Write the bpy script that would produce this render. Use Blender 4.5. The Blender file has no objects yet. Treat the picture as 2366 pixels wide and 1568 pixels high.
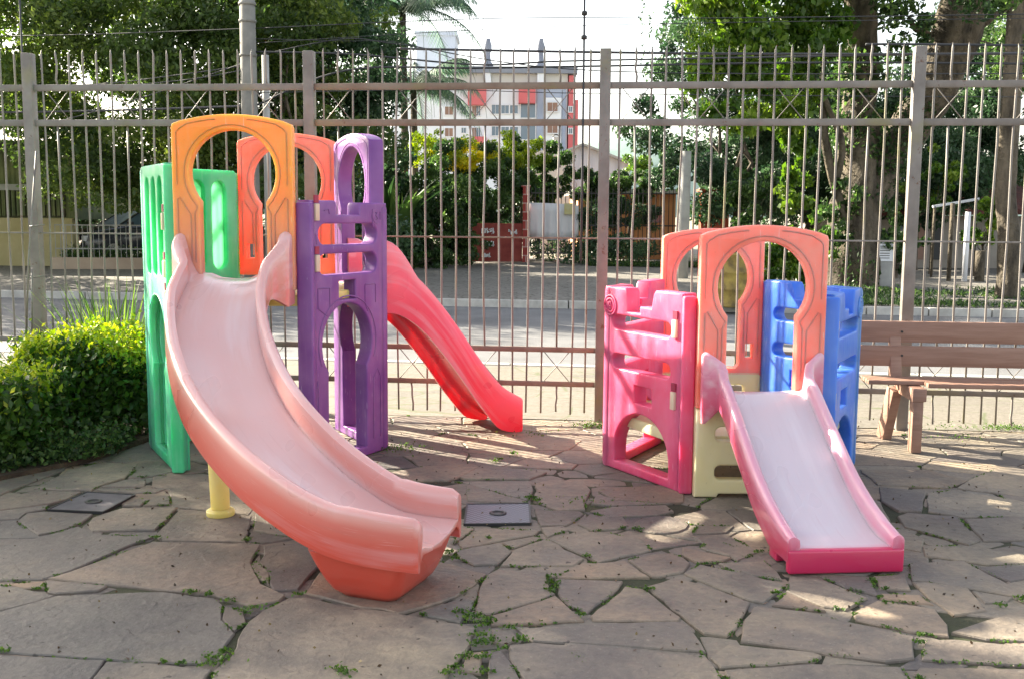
import bpy, bmesh, math, random
import numpy as np
from mathutils import Vector, Matrix
R = math.radians
sc = bpy.context.scene
COL = sc.collection
# ------------------------------------------------------------------ camera
CX, CY, FP, H = 1183.0, 784.0, 2450.0, 1.56
PITCH, ROLL = math.atan(294 / 2450.0), 0.0073
_r = Vector((1, 0, 0)); _f = Vector((0, math.cos(PITCH), -math.sin(PITCH))); _u = _r.cross(_f)
RT = _r * math.cos(ROLL) + _u * math.sin(ROLL); UP = _u * math.cos(ROLL) - _r * math.sin(ROLL)
cam = bpy.data.cameras.new('camera'); camo = bpy.data.objects.new('camera', cam); COL.objects.link(camo)
cam.sensor_width = 36; cam.lens = 36 * FP / 2366; cam.clip_end = 3000; cam.clip_start = 0.05
camo.matrix_world = Matrix(((RT.x, UP.x, -_f.x, 0), (RT.y, UP.y, -_f.y, 0), (RT.z, UP.z, -_f.z, H), (0, 0, 0, 1)))
sc.camera = camo
# ------------------------------------------------------------------ sky and sun
SAZ, SEL = R(-54), R(28)
w = bpy.data.worlds.new("World"); sc.world = w; w.use_nodes = True
nt = w.node_tree; bg = nt.nodes['Background']
sky = nt.nodes.new('ShaderNodeTexSky'); sky.sky_type = 'NISHITA'; sky.sun_disc = False
sky.sun_elevation = SEL; sky.sun_rotation = SAZ; sky.dust_density = 2.0; sky.air_density = 1.0
hs = nt.nodes.new('ShaderNodeHueSaturation'); hs.inputs['Saturation'].default_value = .55; nt.links.new(sky.outputs[0], hs.inputs['Color'])
wm = nt.nodes.new('ShaderNodeMix'); wm.data_type = 'RGBA'; wm.blend_type = 'MULTIPLY'; wm.inputs[0].default_value = 1; wm.inputs[7].default_value = (1.06, 1.0, .93, 1); nt.links.new(hs.outputs[0], wm.inputs[6])   # thin warm haze
nt.links.new(wm.outputs[2], bg.inputs[0]); bg.inputs[1].default_value = 0.088
sun = bpy.data.lights.new('sun', 'SUN'); sun.energy = 4.9; sun.angle = R(0.5); sun.color = (1, .90, .72)
suno = bpy.data.objects.new('sun', sun); COL.objects.link(suno)
SD = Vector((math.sin(SAZ) * math.cos(SEL), math.cos(SAZ) * math.cos(SEL), math.sin(SEL)))
suno.rotation_euler = SD.to_track_quat('Z', 'Y').to_euler()
sc.view_settings.view_transform = 'Standard'; sc.view_settings.look = 'None'
sc.view_settings.exposure = 2.42; sc.view_settings.gamma = 1.0
sc.cycles.max_bounces = 8; sc.cycles.transparent_max_bounces = 8; sc.cycles.use_denoising = True

def ray(x, y):
    return _f + RT * ((x - CX) / FP) + UP * ((CY - y) / FP)
def at(x, y, Y):                                   # point of the scene at distance Y
    d = ray(x, y); p = d * (Y / d.y); return Vector((p.x, p.y, p.z + H))
def gr(x, y, z=0.0):                               # point of the ground
    d = ray(x, y); t = (z - H) / d.z; return Vector((d.x * t, d.y * t, z))

# ------------------------------------------------------------------ helpers
def tag(o, label=None, cat=None, group=None, kind=None):
    if label: o['label'] = label
    if cat: o['category'] = cat
    if group: o['group'] = group
    if kind: o['kind'] = kind
    return o
def thing(name, loc, label, cat, group=None, rz=0):
    o = bpy.data.objects.new(name, None); COL.objects.link(o); o.location = loc; o.rotation_euler.z = rz
    o.empty_display_size = .1
    return tag(o, label, cat, group)
def link(name, me, mat, parent=None):
    o = bpy.data.objects.new(name, me); COL.objects.link(o)
    if mat is not None and not me.materials: me.materials.append(mat)
    if parent is not None: o.parent = parent
    return o
def copy_tree(o, parent=None):
    c = o.copy(); COL.objects.link(c); c.parent = parent
    for ch in [x for x in bpy.data.objects if x.parent == o]: copy_tree(ch, c)
    return c

class MB:
    """collects shapes into one mesh"""
    def __init__(s): s.v = []; s.f = []; s.sm = []
    def add(s, vs, fs, smooth=False):
        n = len(s.v); s.v += [tuple(p) for p in vs]; s.f += [tuple(i + n for i in f) for f in fs]; s.sm += [smooth] * len(fs); return s
    def box(s, a, b, rz=0, c=None):
        x0, y0, z0 = a; x1, y1, z1 = b
        vs = [(x0, y0, z0), (x1, y0, z0), (x1, y1, z0), (x0, y1, z0), (x0, y0, z1), (x1, y0, z1), (x1, y1, z1), (x0, y1, z1)]
        if rz:
            c = c or ((x0 + x1) / 2, (y0 + y1) / 2)
            cs, sn = math.cos(rz), math.sin(rz)
            vs = [(c[0] + (x - c[0]) * cs - (y - c[1]) * sn, c[1] + (x - c[0]) * sn + (y - c[1]) * cs, z) for x, y, z in vs]
        return s.add(vs, [(0, 3, 2, 1), (4, 5, 6, 7), (0, 1, 5, 4), (1, 2, 6, 5), (2, 3, 7, 6), (3, 0, 4, 7)])
    def bar(s, p, q, w, d):                         # rectangular bar between two points
        p, q = Vector(p), Vector(q); t = (q - p).normalized()
        r = t.cross(Vector((0, 0, 1)));
        if r.length < 1e-3: r = Vector((1, 0, 0))
        r.normalize(); u = r.cross(t)
        vs = [c + r * (a * w / 2) + u * (b * d / 2) for c in (p, q) for a, b in ((-1, -1), (1, -1), (1, 1), (-1, 1))]
        return s.add(vs, [(0, 3, 2, 1), (4, 5, 6, 7), (0, 1, 5, 4), (1, 2, 6, 5), (2, 3, 7, 6), (3, 0, 4, 7)])
    def tube(s, pts, r, n=8, cap=True):
        pts = [Vector(p) for p in pts]; m = len(pts)
        rs = list(r) if hasattr(r, '__len__') else [r] * m
        t0 = (pts[1] - pts[0]).normalized(); a = t0.orthogonal().normalized()
        vs = []
        for i, p in enumerate(pts):
            t = (pts[min(i + 1, m - 1)] - pts[max(i - 1, 0)]).normalized()
            a = (a - t * a.dot(t)).normalized(); b = t.cross(a)
            for k in range(n):
                an = 2 * math.pi * k / n; vs.append(p + (a * math.cos(an) + b * math.sin(an)) * rs[i])
        fs = [(i * n + k, i * n + (k + 1) % n, (i + 1) * n + (k + 1) % n, (i + 1) * n + k) for i in range(m - 1) for k in range(n)]
        s.add(vs, fs, True)
        if cap:
            o = len(s.v) - len(vs)
            s.f += [tuple(o + k for k in reversed(range(n))), tuple(o + (m - 1) * n + k for k in range(n))]; s.sm += [False, False]
        return s
    def lathe(s, prof, n=24, c=(0, 0, 0)):
        vs = [(c[0] + r * math.cos(2 * math.pi * k / n), c[1] + r * math.sin(2 * math.pi * k / n), c[2] + z) for r, z in prof for k in range(n)]
        fs = [(i * n + k, i * n + (k + 1) % n, (i + 1) * n + (k + 1) % n, (i + 1) * n + k) for i in range(len(prof) - 1) for k in range(n)]
        return s.add(vs, fs, True)
    def mesh(s, name):
        me = bpy.data.meshes.new(name); me.from_pydata(s.v, [], s.f); me.update()
        me.polygons.foreach_set('use_smooth', s.sm); return me
    def build(s, name, mat, parent=None, bevel=0, seg=2):
        me = s.mesh(name)
        if bevel:
            bm = bmesh.new(); bm.from_mesh(me)
            es = [e for e in bm.edges if len(e.link_faces) == 2 and e.calc_face_angle(0) > R(40)]
            bmesh.ops.bevel(bm, geom=es, offset=bevel, segments=seg, profile=.5, affect='EDGES', clamp_overlap=True)
            for f in bm.faces: f.smooth = True
            bm.to_mesh(me); bm.free(); me.set_sharp_from_angle(angle=R(35))
        return link(name, me, mat, parent)

def finish(me, deg=35):
    for p in me.polygons: p.use_smooth = True
    me.set_sharp_from_angle(angle=R(deg))
def curve_mesh(loops, thick, bev=.008, res=2):
    """flat panel with holes: outline and holes in (u, v); v up, thickness along local y"""
    cu = bpy.data.curves.new('c', 'CURVE'); cu.dimensions = '2D'; cu.fill_mode = 'BOTH'
    cu.extrude = thick / 2 - bev; cu.bevel_depth = bev; cu.bevel_resolution = res; cu.offset = -bev
    for lp in loops:
        sp = cu.splines.new('POLY'); sp.points.add(len(lp) - 1); sp.use_cyclic_u = True
        for p, (u, v) in zip(sp.points, lp): p.co = (u, v, 0, 1)
    o = bpy.data.objects.new('c', cu); COL.objects.link(o)
    bpy.context.view_layer.update()
    me = bpy.data.meshes.new_from_object(o.evaluated_get(bpy.context.evaluated_depsgraph_get()))
    bpy.data.objects.remove(o); bpy.data.curves.remove(cu)
    me.transform(Matrix(((1, 0, 0, 0), (0, 0, -1, 0), (0, 1, 0, 0), (0, 0, 0, 1))))
    bm = bmesh.new(); bm.from_mesh(me); bmesh.ops.remove_doubles(bm, verts=bm.verts, dist=1e-4); bm.to_mesh(me); bm.free()
    return me
def join_into(me, mbs):
    """append the shapes of an MB to a mesh"""
    bm = bmesh.new(); bm.from_mesh(me)
    t = mbs.mesh('t'); bm.from_mesh(t); bm.to_mesh(me); bm.free(); bpy.data.meshes.remove(t)
def arc(cx, cy, r, a0, a1, n, ry=None):
    ry = ry or r
    return [(cx + r * math.cos(R(a0 + (a1 - a0) * i / n)), cy + ry * math.sin(R(a0 + (a1 - a0) * i / n))) for i in range(n + 1)]
def rrect(u0, v0, u1, v1, r, n=5):
    return arc(u1 - r, v1 - r, r, 0, 90, n) + arc(u0 + r, v1 - r, r, 90, 180, n) + arc(u0 + r, v0 + r, r, 180, 270, n) + arc(u1 - r, v0 + r, r, 270, 360, n)

# ------------------------------------------------------------------ materials
def nodes(name):
    m = bpy.data.materials.new(name); m.use_nodes = True; t = m.node_tree
    return m, t, t.nodes['Principled BSDF'], t.links
def noise(t, scale, detail=4, rough=.6, coord='Object', vec_scale=None, w=0):
    tc = t.nodes.new('ShaderNodeTexCoord'); n = t.nodes.new('ShaderNodeTexNoise')
    n.inputs['Scale'].default_value = scale; n.inputs['Detail'].default_value = detail; n.inputs['Roughness'].default_value = rough
    src = tc.outputs[coord]
    if vec_scale or w:
        mp = t.nodes.new('ShaderNodeMapping'); mp.inputs['Scale'].default_value = vec_scale or (1, 1, 1); mp.inputs['Location'].default_value = (w, w, w)
        t.links.new(src, mp.inputs[0]); src = mp.outputs[0]
    t.links.new(src, n.inputs['Vector']); return n
def ramp(t, src, stops):
    r = t.nodes.new('ShaderNodeValToRGB'); e = r.color_ramp.elements
    while len(e) < len(stops): e.new(.5)
    for el, (p, c) in zip(e, stops):
        el.position = p; el.color = (*c, 1) if len(c) == 3 else c
    t.links.new(src, r.inputs[0]); return r
def mixc(t, fac, a, b, mode='MIX'):
    m = t.nodes.new('ShaderNodeMix'); m.data_type = 'RGBA'; m.blend_type = mode
    for s, v in ((m.inputs[0], fac), (m.inputs[6], a), (m.inputs[7], b)):
        if hasattr(v, 'links') or hasattr(v, 'is_linked'): t.links.new(v, s)
        elif isinstance(v, (int, float)): s.default_value = v
        else: s.default_value = (*v, 1)
    return m.outputs[2]
def bump(t, L, p, src, strength=.3, dist=.01):
    b = t.nodes.new('ShaderNodeBump'); b.inputs['Strength'].default_value = strength; b.inputs['Distance'].default_value = dist
    L.new(src, b.inputs['Height']); L.new(b.outputs[0], p.inputs['Normal']); return b
def simple(name, c1, c2=None, scale=6, rough=.7, bs=0, bscale=60, bd=.004, metal=0, lo=.35, hi=.65, vs=None, detail=4):
    m, t, p, L = nodes(name)
    p.inputs['Roughness'].default_value = rough; p.inputs['Metallic'].default_value = metal
    if c2 is None: p.inputs['Base Color'].default_value = (*c1, 1)
    else: L.new(ramp(t, noise(t, scale, detail, vec_scale=vs).outputs[0], [(lo, c1), (hi, c2)]).outputs[0], p.inputs['Base Color'])
    if bs: bump(t, L, p, noise(t, bscale, 5).outputs[0], bs, bd)
    return m
def plastic(name, c, faded=None, axis_stops=None, rough=.38, sss=.35, worn=.35, scale=3):
    """rotomoulded plastic: pigment faded by weather in patches; sss lets strong light glow through it"""
    m, t, p, L = nodes(name)
    faded = faded or tuple(min(1, x * .6 + .32) for x in c)
    n1 = noise(t, scale, 3); n2 = noise(t, 90, 3)
    f = ramp(t, n1.outputs[0], [(.35, (0, 0, 0)), (.75, (worn, worn, worn))]).outputs[0]
    col = mixc(t, f, c, faded)
    if axis_stops:                                  # colour shifts with height along the object's own axis
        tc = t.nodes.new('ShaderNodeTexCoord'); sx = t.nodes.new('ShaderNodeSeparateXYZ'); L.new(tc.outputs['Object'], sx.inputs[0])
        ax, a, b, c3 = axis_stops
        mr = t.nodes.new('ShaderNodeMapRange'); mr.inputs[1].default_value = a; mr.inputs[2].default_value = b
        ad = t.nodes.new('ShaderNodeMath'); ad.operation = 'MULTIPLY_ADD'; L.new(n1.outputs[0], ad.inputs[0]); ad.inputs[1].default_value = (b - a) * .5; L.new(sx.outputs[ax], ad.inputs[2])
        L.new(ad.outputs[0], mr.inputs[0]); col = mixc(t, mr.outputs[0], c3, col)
    gr_ = ramp(t, noise(t, 1, 5, .6, vec_scale=(26, 26, 2.2), w=5).outputs[0], [(.55, (0, 0, 0)), (.78, (.34, .34, .34))]).outputs[0]   # rain streaks
    col = mixc(t, gr_, col, tuple(min(1, q * .75 + .10) for q in faded))
    sc_ = ramp(t, noise(t, 1, 2, .5, vec_scale=(150, 150, 11), w=15).outputs[0], [(.70, (0, 0, 0)), (.74, (.4, .4, .4))]).outputs[0]
    col = mixc(t, sc_, col, tuple(min(1, q * .5 + .42) for q in faded))
    sp = noise(t, 110, 2, w=7)
    dirt = ramp(t, sp.outputs[0], [(.70, (0, 0, 0)), (.8, (.45, .45, .45))]).outputs[0]
    col = mixc(t, dirt, col, (.16, .11, .08))
    L.new(col, p.inputs['Base Color'])
    L.new(ramp(t, noise(t, 7, 4, w=3).outputs[0], [(.3, (rough - .08,) * 3), (.7, (rough + .2,) * 3)]).outputs[0], p.inputs['Roughness'])
    p.inputs['Subsurface Weight'].default_value = sss; p.inputs['Subsurface Radius'].default_value = tuple(.02 + .16 * min(1, q * 1.3) for q in c)
    p.inputs['Subsurface Scale'].default_value = .8; p.inputs['Specular IOR Level'].default_value = .45
    ad2 = t.nodes.new('ShaderNodeMath'); ad2.operation = 'MULTIPLY_ADD'; L.new(n2.outputs[0], ad2.inputs[0]); ad2.inputs[1].default_value = .08; L.new(n1.outputs[0], ad2.inputs[2])
    bump(t, L, p, ad2.outputs[0], .25, .012)
    return m
def leafmat(name, ramp_stops, transl=.45, rough=.45):
    m, t, p, L = nodes(name)
    a = t.nodes.new('ShaderNodeAttribute'); a.attribute_name = 'rnd'
    col = ramp(t, a.outputs['Fac'], ramp_stops).outputs[0]
    L.new(col, p.inputs['Base Color']); p.inputs['Roughness'].default_value = rough; p.inputs['Specular IOR Level'].default_value = .4
    tr = t.nodes.new('ShaderNodeBsdfTranslucent')
    hs = t.nodes.new('ShaderNodeHueSaturation'); hs.inputs['Saturation'].default_value = 1.1; hs.inputs['Value'].default_value = 1.7; L.new(col, hs.inputs['Color']); L.new(hs.outputs[0], tr.inputs[0])
    mx = t.nodes.new('ShaderNodeMixShader'); mx.inputs[0].default_value = transl
    L.new(p.outputs[0], mx.inputs[1]); L.new(tr.outputs[0], mx.inputs[2]); L.new(mx.outputs[0], t.nodes['Material Output'].inputs[0])
    return m

M = {}
def ironwork(name, a, b):
    m, t, p, L = nodes(name); p.inputs['Roughness'].default_value = .5
    c = ramp(t, noise(t, 4, 5).outputs[0], [(.35, a), (.65, b)]).outputs[0]
    c = mixc(t, ramp(t, noise(t, 1.7, 4, w=3).outputs[0], [(.56, (0, 0, 0)), (.68, (.75, .75, .75))]).outputs[0], c, (.21, .195, .09))
    c = mixc(t, ramp(t, noise(t, 13, 6, .7, w=9).outputs[0], [(.62, (0, 0, 0)), (.68, (.9, .9, .9))]).outputs[0], c, (.11, .05, .025))
    L.new(c, p.inputs['Base Color']); bump(t, L, p, noise(t, 120, 5).outputs[0], .3, .001); return m
M['fence'] = ironwork('fence_paint', (.145, .128, .115), (.225, .208, .19))
M['fence_worn'] = ironwork('rail_paint', (.15, .10, .07), (.22, .18, .14))
M['wood'] = simple('bench_wood', (.24, .13, .09), (.31, .185, .135), 3, .6, .3, 12, .003, vs=(1, 8, 12))
M['concrete'] = simple('concrete', (.30, .30, .29), (.42, .42, .40), 3, .85, .5, 60, .004)
M['polecrete'] = simple('pole_concrete', (.17, .168, .155), (.25, .245, .225), 3, .9, .5, 60, .004)
M['asphalt'] = simple('asphalt', (.10, .102, .108), (.15, .152, .158), 1.2, .9, .6, 120, .004)
M['bark'] = simple('bark', (.05, .038, .026), (.16, .13, .10), 7, .9, 1.0, 14, .06, vs=(1, 1, .25), detail=8)
M['bark_coarse'] = simple('pale_bark', (.03, .024, .016), (.15, .122, .085), 5, .9, 1.0, 11, .06, vs=(1, 1, .3), detail=8)  # coarser bark for the right-hand trunks and posts
M['dark'] = simple('dark_metal', (.02, .02, .022), None, rough=.5)
M['cable'] = simple('cable_rubber', (.03, .033, .04), None, rough=.6)
M['brickred'] = simple('red_masonry', (.20, .03, .025), (.30, .06, .045), 3, .85, .5, 40, .004)
M['white'] = simple('white_paint', (.66, .68, .72), (.78, .79, .82), .8, .7)
M['joint'] = simple('joint_soil', (.02, .018, .012), (.06, .068, .03), 1.4, .95, .8, 60, .01)
M['kerb'] = simple('kerb_stone', (.32, .31, .28), (.5, .49, .45), 3, .85, .4, 40, .004)
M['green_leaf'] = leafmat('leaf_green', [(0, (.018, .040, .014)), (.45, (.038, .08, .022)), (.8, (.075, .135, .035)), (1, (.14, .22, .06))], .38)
M['dark_leaf'] = leafmat('leaf_dark', [(0, (.018, .045, .022)), (.5, (.04, .085, .038)), (1, (.09, .155, .065))], .3)
M['tree_leaf'] = leafmat('leaf_olive', [(0, (.028, .055, .018)), (.5, (.07, .115, .026)), (.9, (.15, .20, .04)), (1, (.28, .33, .09))])
M['hedge_leaf'] = leafmat('leaf_hedge', [(0, (.012, .035, .006)), (.5, (.03, .075, .01)), (1, (.075, .15, .016))], .28)
M['new_leaf'] = leafmat('leaf_new_growth', [(0, (.09, .17, .015)), (.6, (.24, .32, .025)), (1, (.46, .46, .06))], .4)
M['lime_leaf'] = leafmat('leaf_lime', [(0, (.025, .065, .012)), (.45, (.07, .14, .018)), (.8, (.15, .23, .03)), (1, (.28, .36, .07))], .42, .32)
M['yellow_flower'] = leafmat('petal_yellow', [(0, (.35, .42, .03)), (.4, (.6, .55, .02)), (1, (.85, .68, .02))], .4)
M['palm_leaf'] = leafmat('leaf_palm', [(0, (.025, .06, .04)), (.5, (.055, .11, .07)), (1, (.13, .21, .13))], .35)
M['weed_leaf'] = leafmat('leaf_weed', [(0, (.03, .075, .012)), (.6, (.07, .14, .02)), (1, (.15, .24, .04))], .35)
M['blade'] = leafmat('leaf_blade', [(0, (.025, .065, .015)), (.5, (.06, .13, .02)), (1, (.17, .26, .05))], .4)

# ------------------------------------------------------------------ leaves
def leaf_mesh(name, P, size, rng, aspect=.5, up=.0, var=.5, rnd=None, fold=.25, dirs=None):
    """one kite-shaped folded leaf per point: four corners, two faces"""
    n = len(P); P = np.asarray(P, float)
    if dirs is None:
        d = rng.normal(size=(n, 3)); d[:, 2] -= up
    else: d = dirs + rng.normal(size=(n, 3)) * .35
    d /= np.linalg.norm(d, axis=1)[:, None]
    q = rng.normal(size=(n, 3)); q -= d * (q * d).sum(1)[:, None]; q /= np.linalg.norm(q, axis=1)[:, None]
    k = np.cross(d, q)
    s = size * (1 + var * (rng.random(n) - .5) * 2)[:, None]
    a = P - d * s * .5; b = P + q * s * aspect * .5 + k * s * fold * .3; c = P + d * s * .5; e = P - q * s * aspect * .5 + k * s * fold * .3
    V = np.stack([a, b, c, e], 1).reshape(-1, 3).astype(np.float32)
    i = np.arange(n) * 4
    Fc = np.stack([i, i + 1, i + 2, i, i + 2, i + 3], 1).reshape(-1)
    me = bpy.data.meshes.new(name); me.vertices.add(n * 4); me.vertices.foreach_set('co', V.reshape(-1))
    me.loops.add(n * 6); me.loops.foreach_set('vertex_index', Fc.astype(np.int32))
    me.polygons.add(n * 2); me.polygons.foreach_set('loop_start', (np.arange(n * 2) * 3).astype(np.int32))
    me.update(calc_edges=True)
    at_ = me.attributes.new('rnd', 'FLOAT', 'FACE'); r = rng.random(n) if rnd is None else rnd
    at_.data.foreach_set('value', np.repeat(np.clip(r, 0, 1), 2).astype(np.float32))
    return me
def crown_points(c, rad, n, rng, clumps=60, cl=.22, hollow=.45, flat=.75, droop=0):
    """clumps of leaves scattered through an uneven ellipsoid"""
    c = np.array(c, float); rad = np.array(rad, float)
    d = rng.normal(size=(clumps, 3)); d /= np.linalg.norm(d, axis=1)[:, None]
    rr = (hollow + (1 - hollow) * rng.random(clumps) ** .6)[:, None] * (1 + .18 * rng.normal(size=(clumps, 1)))
    cc = c + d * rr * rad
    sz = cl * rad.mean() * (.55 + .9 * rng.random(clumps))
    idx = rng.choice(clumps, n, p=sz ** 2 / (sz ** 2).sum())
    o = rng.normal(size=(n, 3)); o /= np.linalg.norm(o, axis=1)[:, None]; o *= (rng.random(n) ** .45)[:, None]
    o[:, 2] *= flat
    P = cc[idx] + o * sz[idx][:, None]
    if droop: P[:, 2] -= droop * np.abs(rng.normal(size=n))
    tone = rng.random(clumps)[idx] * .55 + rng.random(n) * .45
    return P, tone, cc
def limbs(mb, base, tops, r0, r1, rng, n=6):
    for tp in tops:
        b = Vector(base); t_ = Vector(tp); pts = []
        for i in range(n + 1):
            u = i / n; p = b.lerp(t_, u); k = math.sin(u * math.pi) * (t_ - b).length * .06
            pts.append(p + Vector((rng.normal() * k, rng.normal() * k, rng.normal() * k * .5 + k)))
        mb.tube(pts, [r0 + (r1 - r0) * (i / n) for i in range(n + 1)], 7)
def tree(name, base, h, rad, label, n=20000, leaf=.09, seed=1, mat='tree_leaf', r=.2, cz=None, clumps=70, cl=.22, hollow=.4, group=None, bark='bark', up=.3, extra=None, cat='tree', offs=(0, 0), zmin=.05):
    rng = np.random.default_rng(seed); b = Vector(base)
    t = thing(name, b, label, cat, group)
    cz = cz if cz is not None else h - rad[2]
    c = (offs[0], offs[1], cz)
    P, tone, cc = crown_points(c, rad, n, rng, clumps, cl, hollow)
    if extra is not None:
        for (ec, er, en) in extra:
            P2, t2, _ = crown_points(ec, er, en, rng, max(8, en // 350), .35, .3); P = np.concatenate([P, P2]); tone = np.concatenate([tone, t2])
    k = P[:, 2] + b.z > zmin + .25 * np.sin(P[:, 0] * 2.3) * (zmin > 1)
    link('crown', leaf_mesh('crown', P[k], leaf, rng, up=up, rnd=tone[k]), M[mat], t)
    mb = MB(); fork = Vector((offs[0] * .3, offs[1] * .3, max(.3, cz - rad[2] * .75)))
    mb.tube([(0, 0, -.1), (0, 0, fork.z * .1), fork * .5, fork], [r * 1.35, r * 1.05, r * .9, r * .8], 12)
    sel = cc[rng.choice(len(cc), min(9, len(cc)), replace=False)]
    limbs(mb, fork - Vector((0, 0, .1)), [tuple(fork.lerp(Vector(x), .8)) for x in sel], r * .35, r * .06, rng)
    mb.build('trunk', M[bark], t)
    return t
# ------------------------------------------------------------------ the ground
def sheet(name, pts, z, mat):
    mb = MB(); mb.add([(x, y, z) for x, y in pts], [tuple(range(len(pts)))]); return tag(mb.build(name, M[mat]), kind='structure')
m, t, p, L = nodes('dry_earth')
n1 = noise(t, .35, 6); n2 = noise(t, 9, 5)
c = ramp(t, n1.outputs[0], [(.35, (.21, .18, .145)), (.5, (.27, .245, .20)), (.62, (.15, .16, .07)), (.75, (.075, .11, .025))]).outputs[0]
c = mixc(t, ramp(t, n2.outputs[0], [(.4, (0, 0, 0)), (.7, (.5, .5, .5))]).outputs[0], c, (.10, .08, .055)); L.new(c, p.inputs['Base Color'])
p.inputs['Roughness'].default_value = .95; bump(t, L, p, n2.outputs[0], .8, .04); M['earth'] = m
m, t, p, L = nodes('verge_lot')                      # rough cobbled forecourt across the street
n1 = noise(t, .5, 5); v = t.nodes.new('ShaderNodeTexVoronoi'); v.feature = 'DISTANCE_TO_EDGE'; v.inputs['Scale'].default_value = 5
tc = t.nodes.new('ShaderNodeTexCoord'); L.new(tc.outputs['Object'], v.inputs[0])
c = ramp(t, n1.outputs[0], [(.3, (.12, .11, .095)), (.6, (.18, .168, .15)), (.8, (.10, .095, .07))]).outputs[0]
c = mixc(t, ramp(t, v.outputs[0], [(0, (1, 1, 1)), (.1, (0, 0, 0))]).outputs[0], c, (.07, .065, .05)); L.new(c, p.inputs['Base Color'])
p.inputs['Roughness'].default_value = .9; bump(t, L, p, v.outputs[0], .5, .02); M['lot'] = m
m, t, p, L = nodes('sidewalk_stone')                 # irregular pale stones with thin joints
tc = t.nodes.new('ShaderNodeTexCoord'); v = t.nodes.new('ShaderNodeTexVoronoi'); v.feature = 'DISTANCE_TO_EDGE'; v.inputs['Scale'].default_value = 2.2
v2 = t.nodes.new('ShaderNodeTexVoronoi'); v2.inputs['Scale'].default_value = 2.2
mp = t.nodes.new('ShaderNodeMapping'); mp.inputs['Scale'].default_value = (.7, 1.2, 1)
nz = noise(t, 3, 3); va = t.nodes.new('ShaderNodeMix'); va.data_type = 'VECTOR'; va.inputs[0].default_value = .06
L.new(tc.outputs['Object'], va.inputs[4]); L.new(nz.outputs[1], va.inputs[5]); L.new(va.outputs[1], mp.inputs[0]); L.new(mp.outputs[0], v.inputs[0]); L.new(mp.outputs[0], v2.inputs[0])
c = ramp(t, v2.outputs['Color'], [(.1, (.135, .123, .102)), (.5, (.17, .155, .128)), (.9, (.12, .112, .10))]).outputs[0]
c = mixc(t, ramp(t, noise(t, 20, 5).outputs[0], [(.4, (0, 0, 0)), (.7, (.6, .6, .6))]).outputs[0], c, (.085, .072, .052))
c = mixc(t, ramp(t, v.outputs[0], [(.004, (1, 1, 1)), (.02, (0, 0, 0))]).outputs[0], c, (.09, .10, .05)); L.new(c, p.inputs['Base Color'])
p.inputs['Roughness'].default_value = .85; bump(t, L, p, noise(t, 25, 6).outputs[0], .5, .01); M['sidewalk'] = m
m, t, p, L = nodes('flagstone')                      # one value per slab decides its stone
a = t.nodes.new('ShaderNodeAttribute'); a.attribute_name = 'rnd'
base = ramp(t, a.outputs['Fac'], [(0, (.10, .088, .09)), (.12, (.165, .14, .125)), (.35, (.245, .215, .172)), (.55, (.25, .20, .158)), (.72, (.215, .20, .172)), (.88, (.285, .205, .145)), (1, (.19, .182, .16))]).outputs[0]
mm = t.nodes.new('ShaderNodeMath'); mm.operation = 'MULTIPLY'; mm.inputs[1].default_value = 17.3; L.new(a.outputs['Fac'], mm.inputs[0]); fr = t.nodes.new('ShaderNodeMath'); fr.operation = 'FRACT'; L.new(mm.outputs[0], fr.inputs[0])
base = mixc(t, 1.0, base, ramp(t, fr.outputs[0], [(0, (.74, .75, .78)), (.5, (1, 1, 1)), (1, (1.28, 1.22, 1.12))]).outputs[0], 'MULTIPLY')
n1 = noise(t, 2.6, 7, .65); n2 = noise(t, 26, 6, .65); n3 = noise(t, 60, 3, .5, w=4)
c = mixc(t, ramp(t, n1.outputs[0], [(.36, (.75, .75, .75)), (.58, (0, 0, 0))]).outputs[0], base, (.105, .098, .092))
c = mixc(t, ramp(t, noise(t, 1.1, 5, w=11).outputs[0], [(.48, (0, 0, 0)), (.66, (.75, .75, .75))]).outputs[0], c, (.275, .235, .17))
c = mixc(t, ramp(t, n2.outputs[0], [(.3, (.4, .4, .4)), (.62, (0, 0, 0))]).outputs[0], c, (.075, .068, .062))
c = mixc(t, ramp(t, noise(t, 17, 2, w=21).outputs[0], [(.70, (0, 0, 0)), (.735, (.85, .85, .85))]).outputs[0], c, (.04, .035, .03))
c = mixc(t, ramp(t, n3.outputs[0], [(.62, (0, 0, 0)), (.75, (.35, .35, .35))]).outputs[0], c, (.36, .335, .30))
big = ramp(t, noise(t, .9, 6, .62, w=31).outputs[0], [(.32, (.60, .60, .62)), (.5, (.95, .93, .90)), (.68, (1.28, 1.22, 1.10))]).outputs[0]
c = mixc(t, 1.0, c, big, 'MULTIPLY')
L.new(c, p.inputs['Base Color']); L.new(ramp(t, n1.outputs[0], [(.3, (.55,) * 3), (.7, (.85,) * 3)]).outputs[0], p.inputs['Roughness'])
st = ramp(t, noise(t, 1.6, 4, .55, w=41).outputs[0], [(.44, (0, 0, 0)), (.452, (.12,) * 3), (.53, (.12,) * 3), (.542, (.26,) * 3), (.61, (.26,) * 3), (.62, (.36,) * 3)]).outputs[0]   # cleft layers
ad0 = t.nodes.new('ShaderNodeMath'); ad0.operation = 'ADD'; L.new(n1.outputs[0], ad0.inputs[0]); L.new(st, ad0.inputs[1])
ad = t.nodes.new('ShaderNodeMath'); ad.operation = 'MULTIPLY_ADD'; L.new(n2.outputs[0], ad.inputs[0]); ad.inputs[1].default_value = .45; L.new(ad0.outputs[0], ad.inputs[2])
bump(t, L, p, ad.outputs[0], .75, .022); M['flag'] = m

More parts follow.
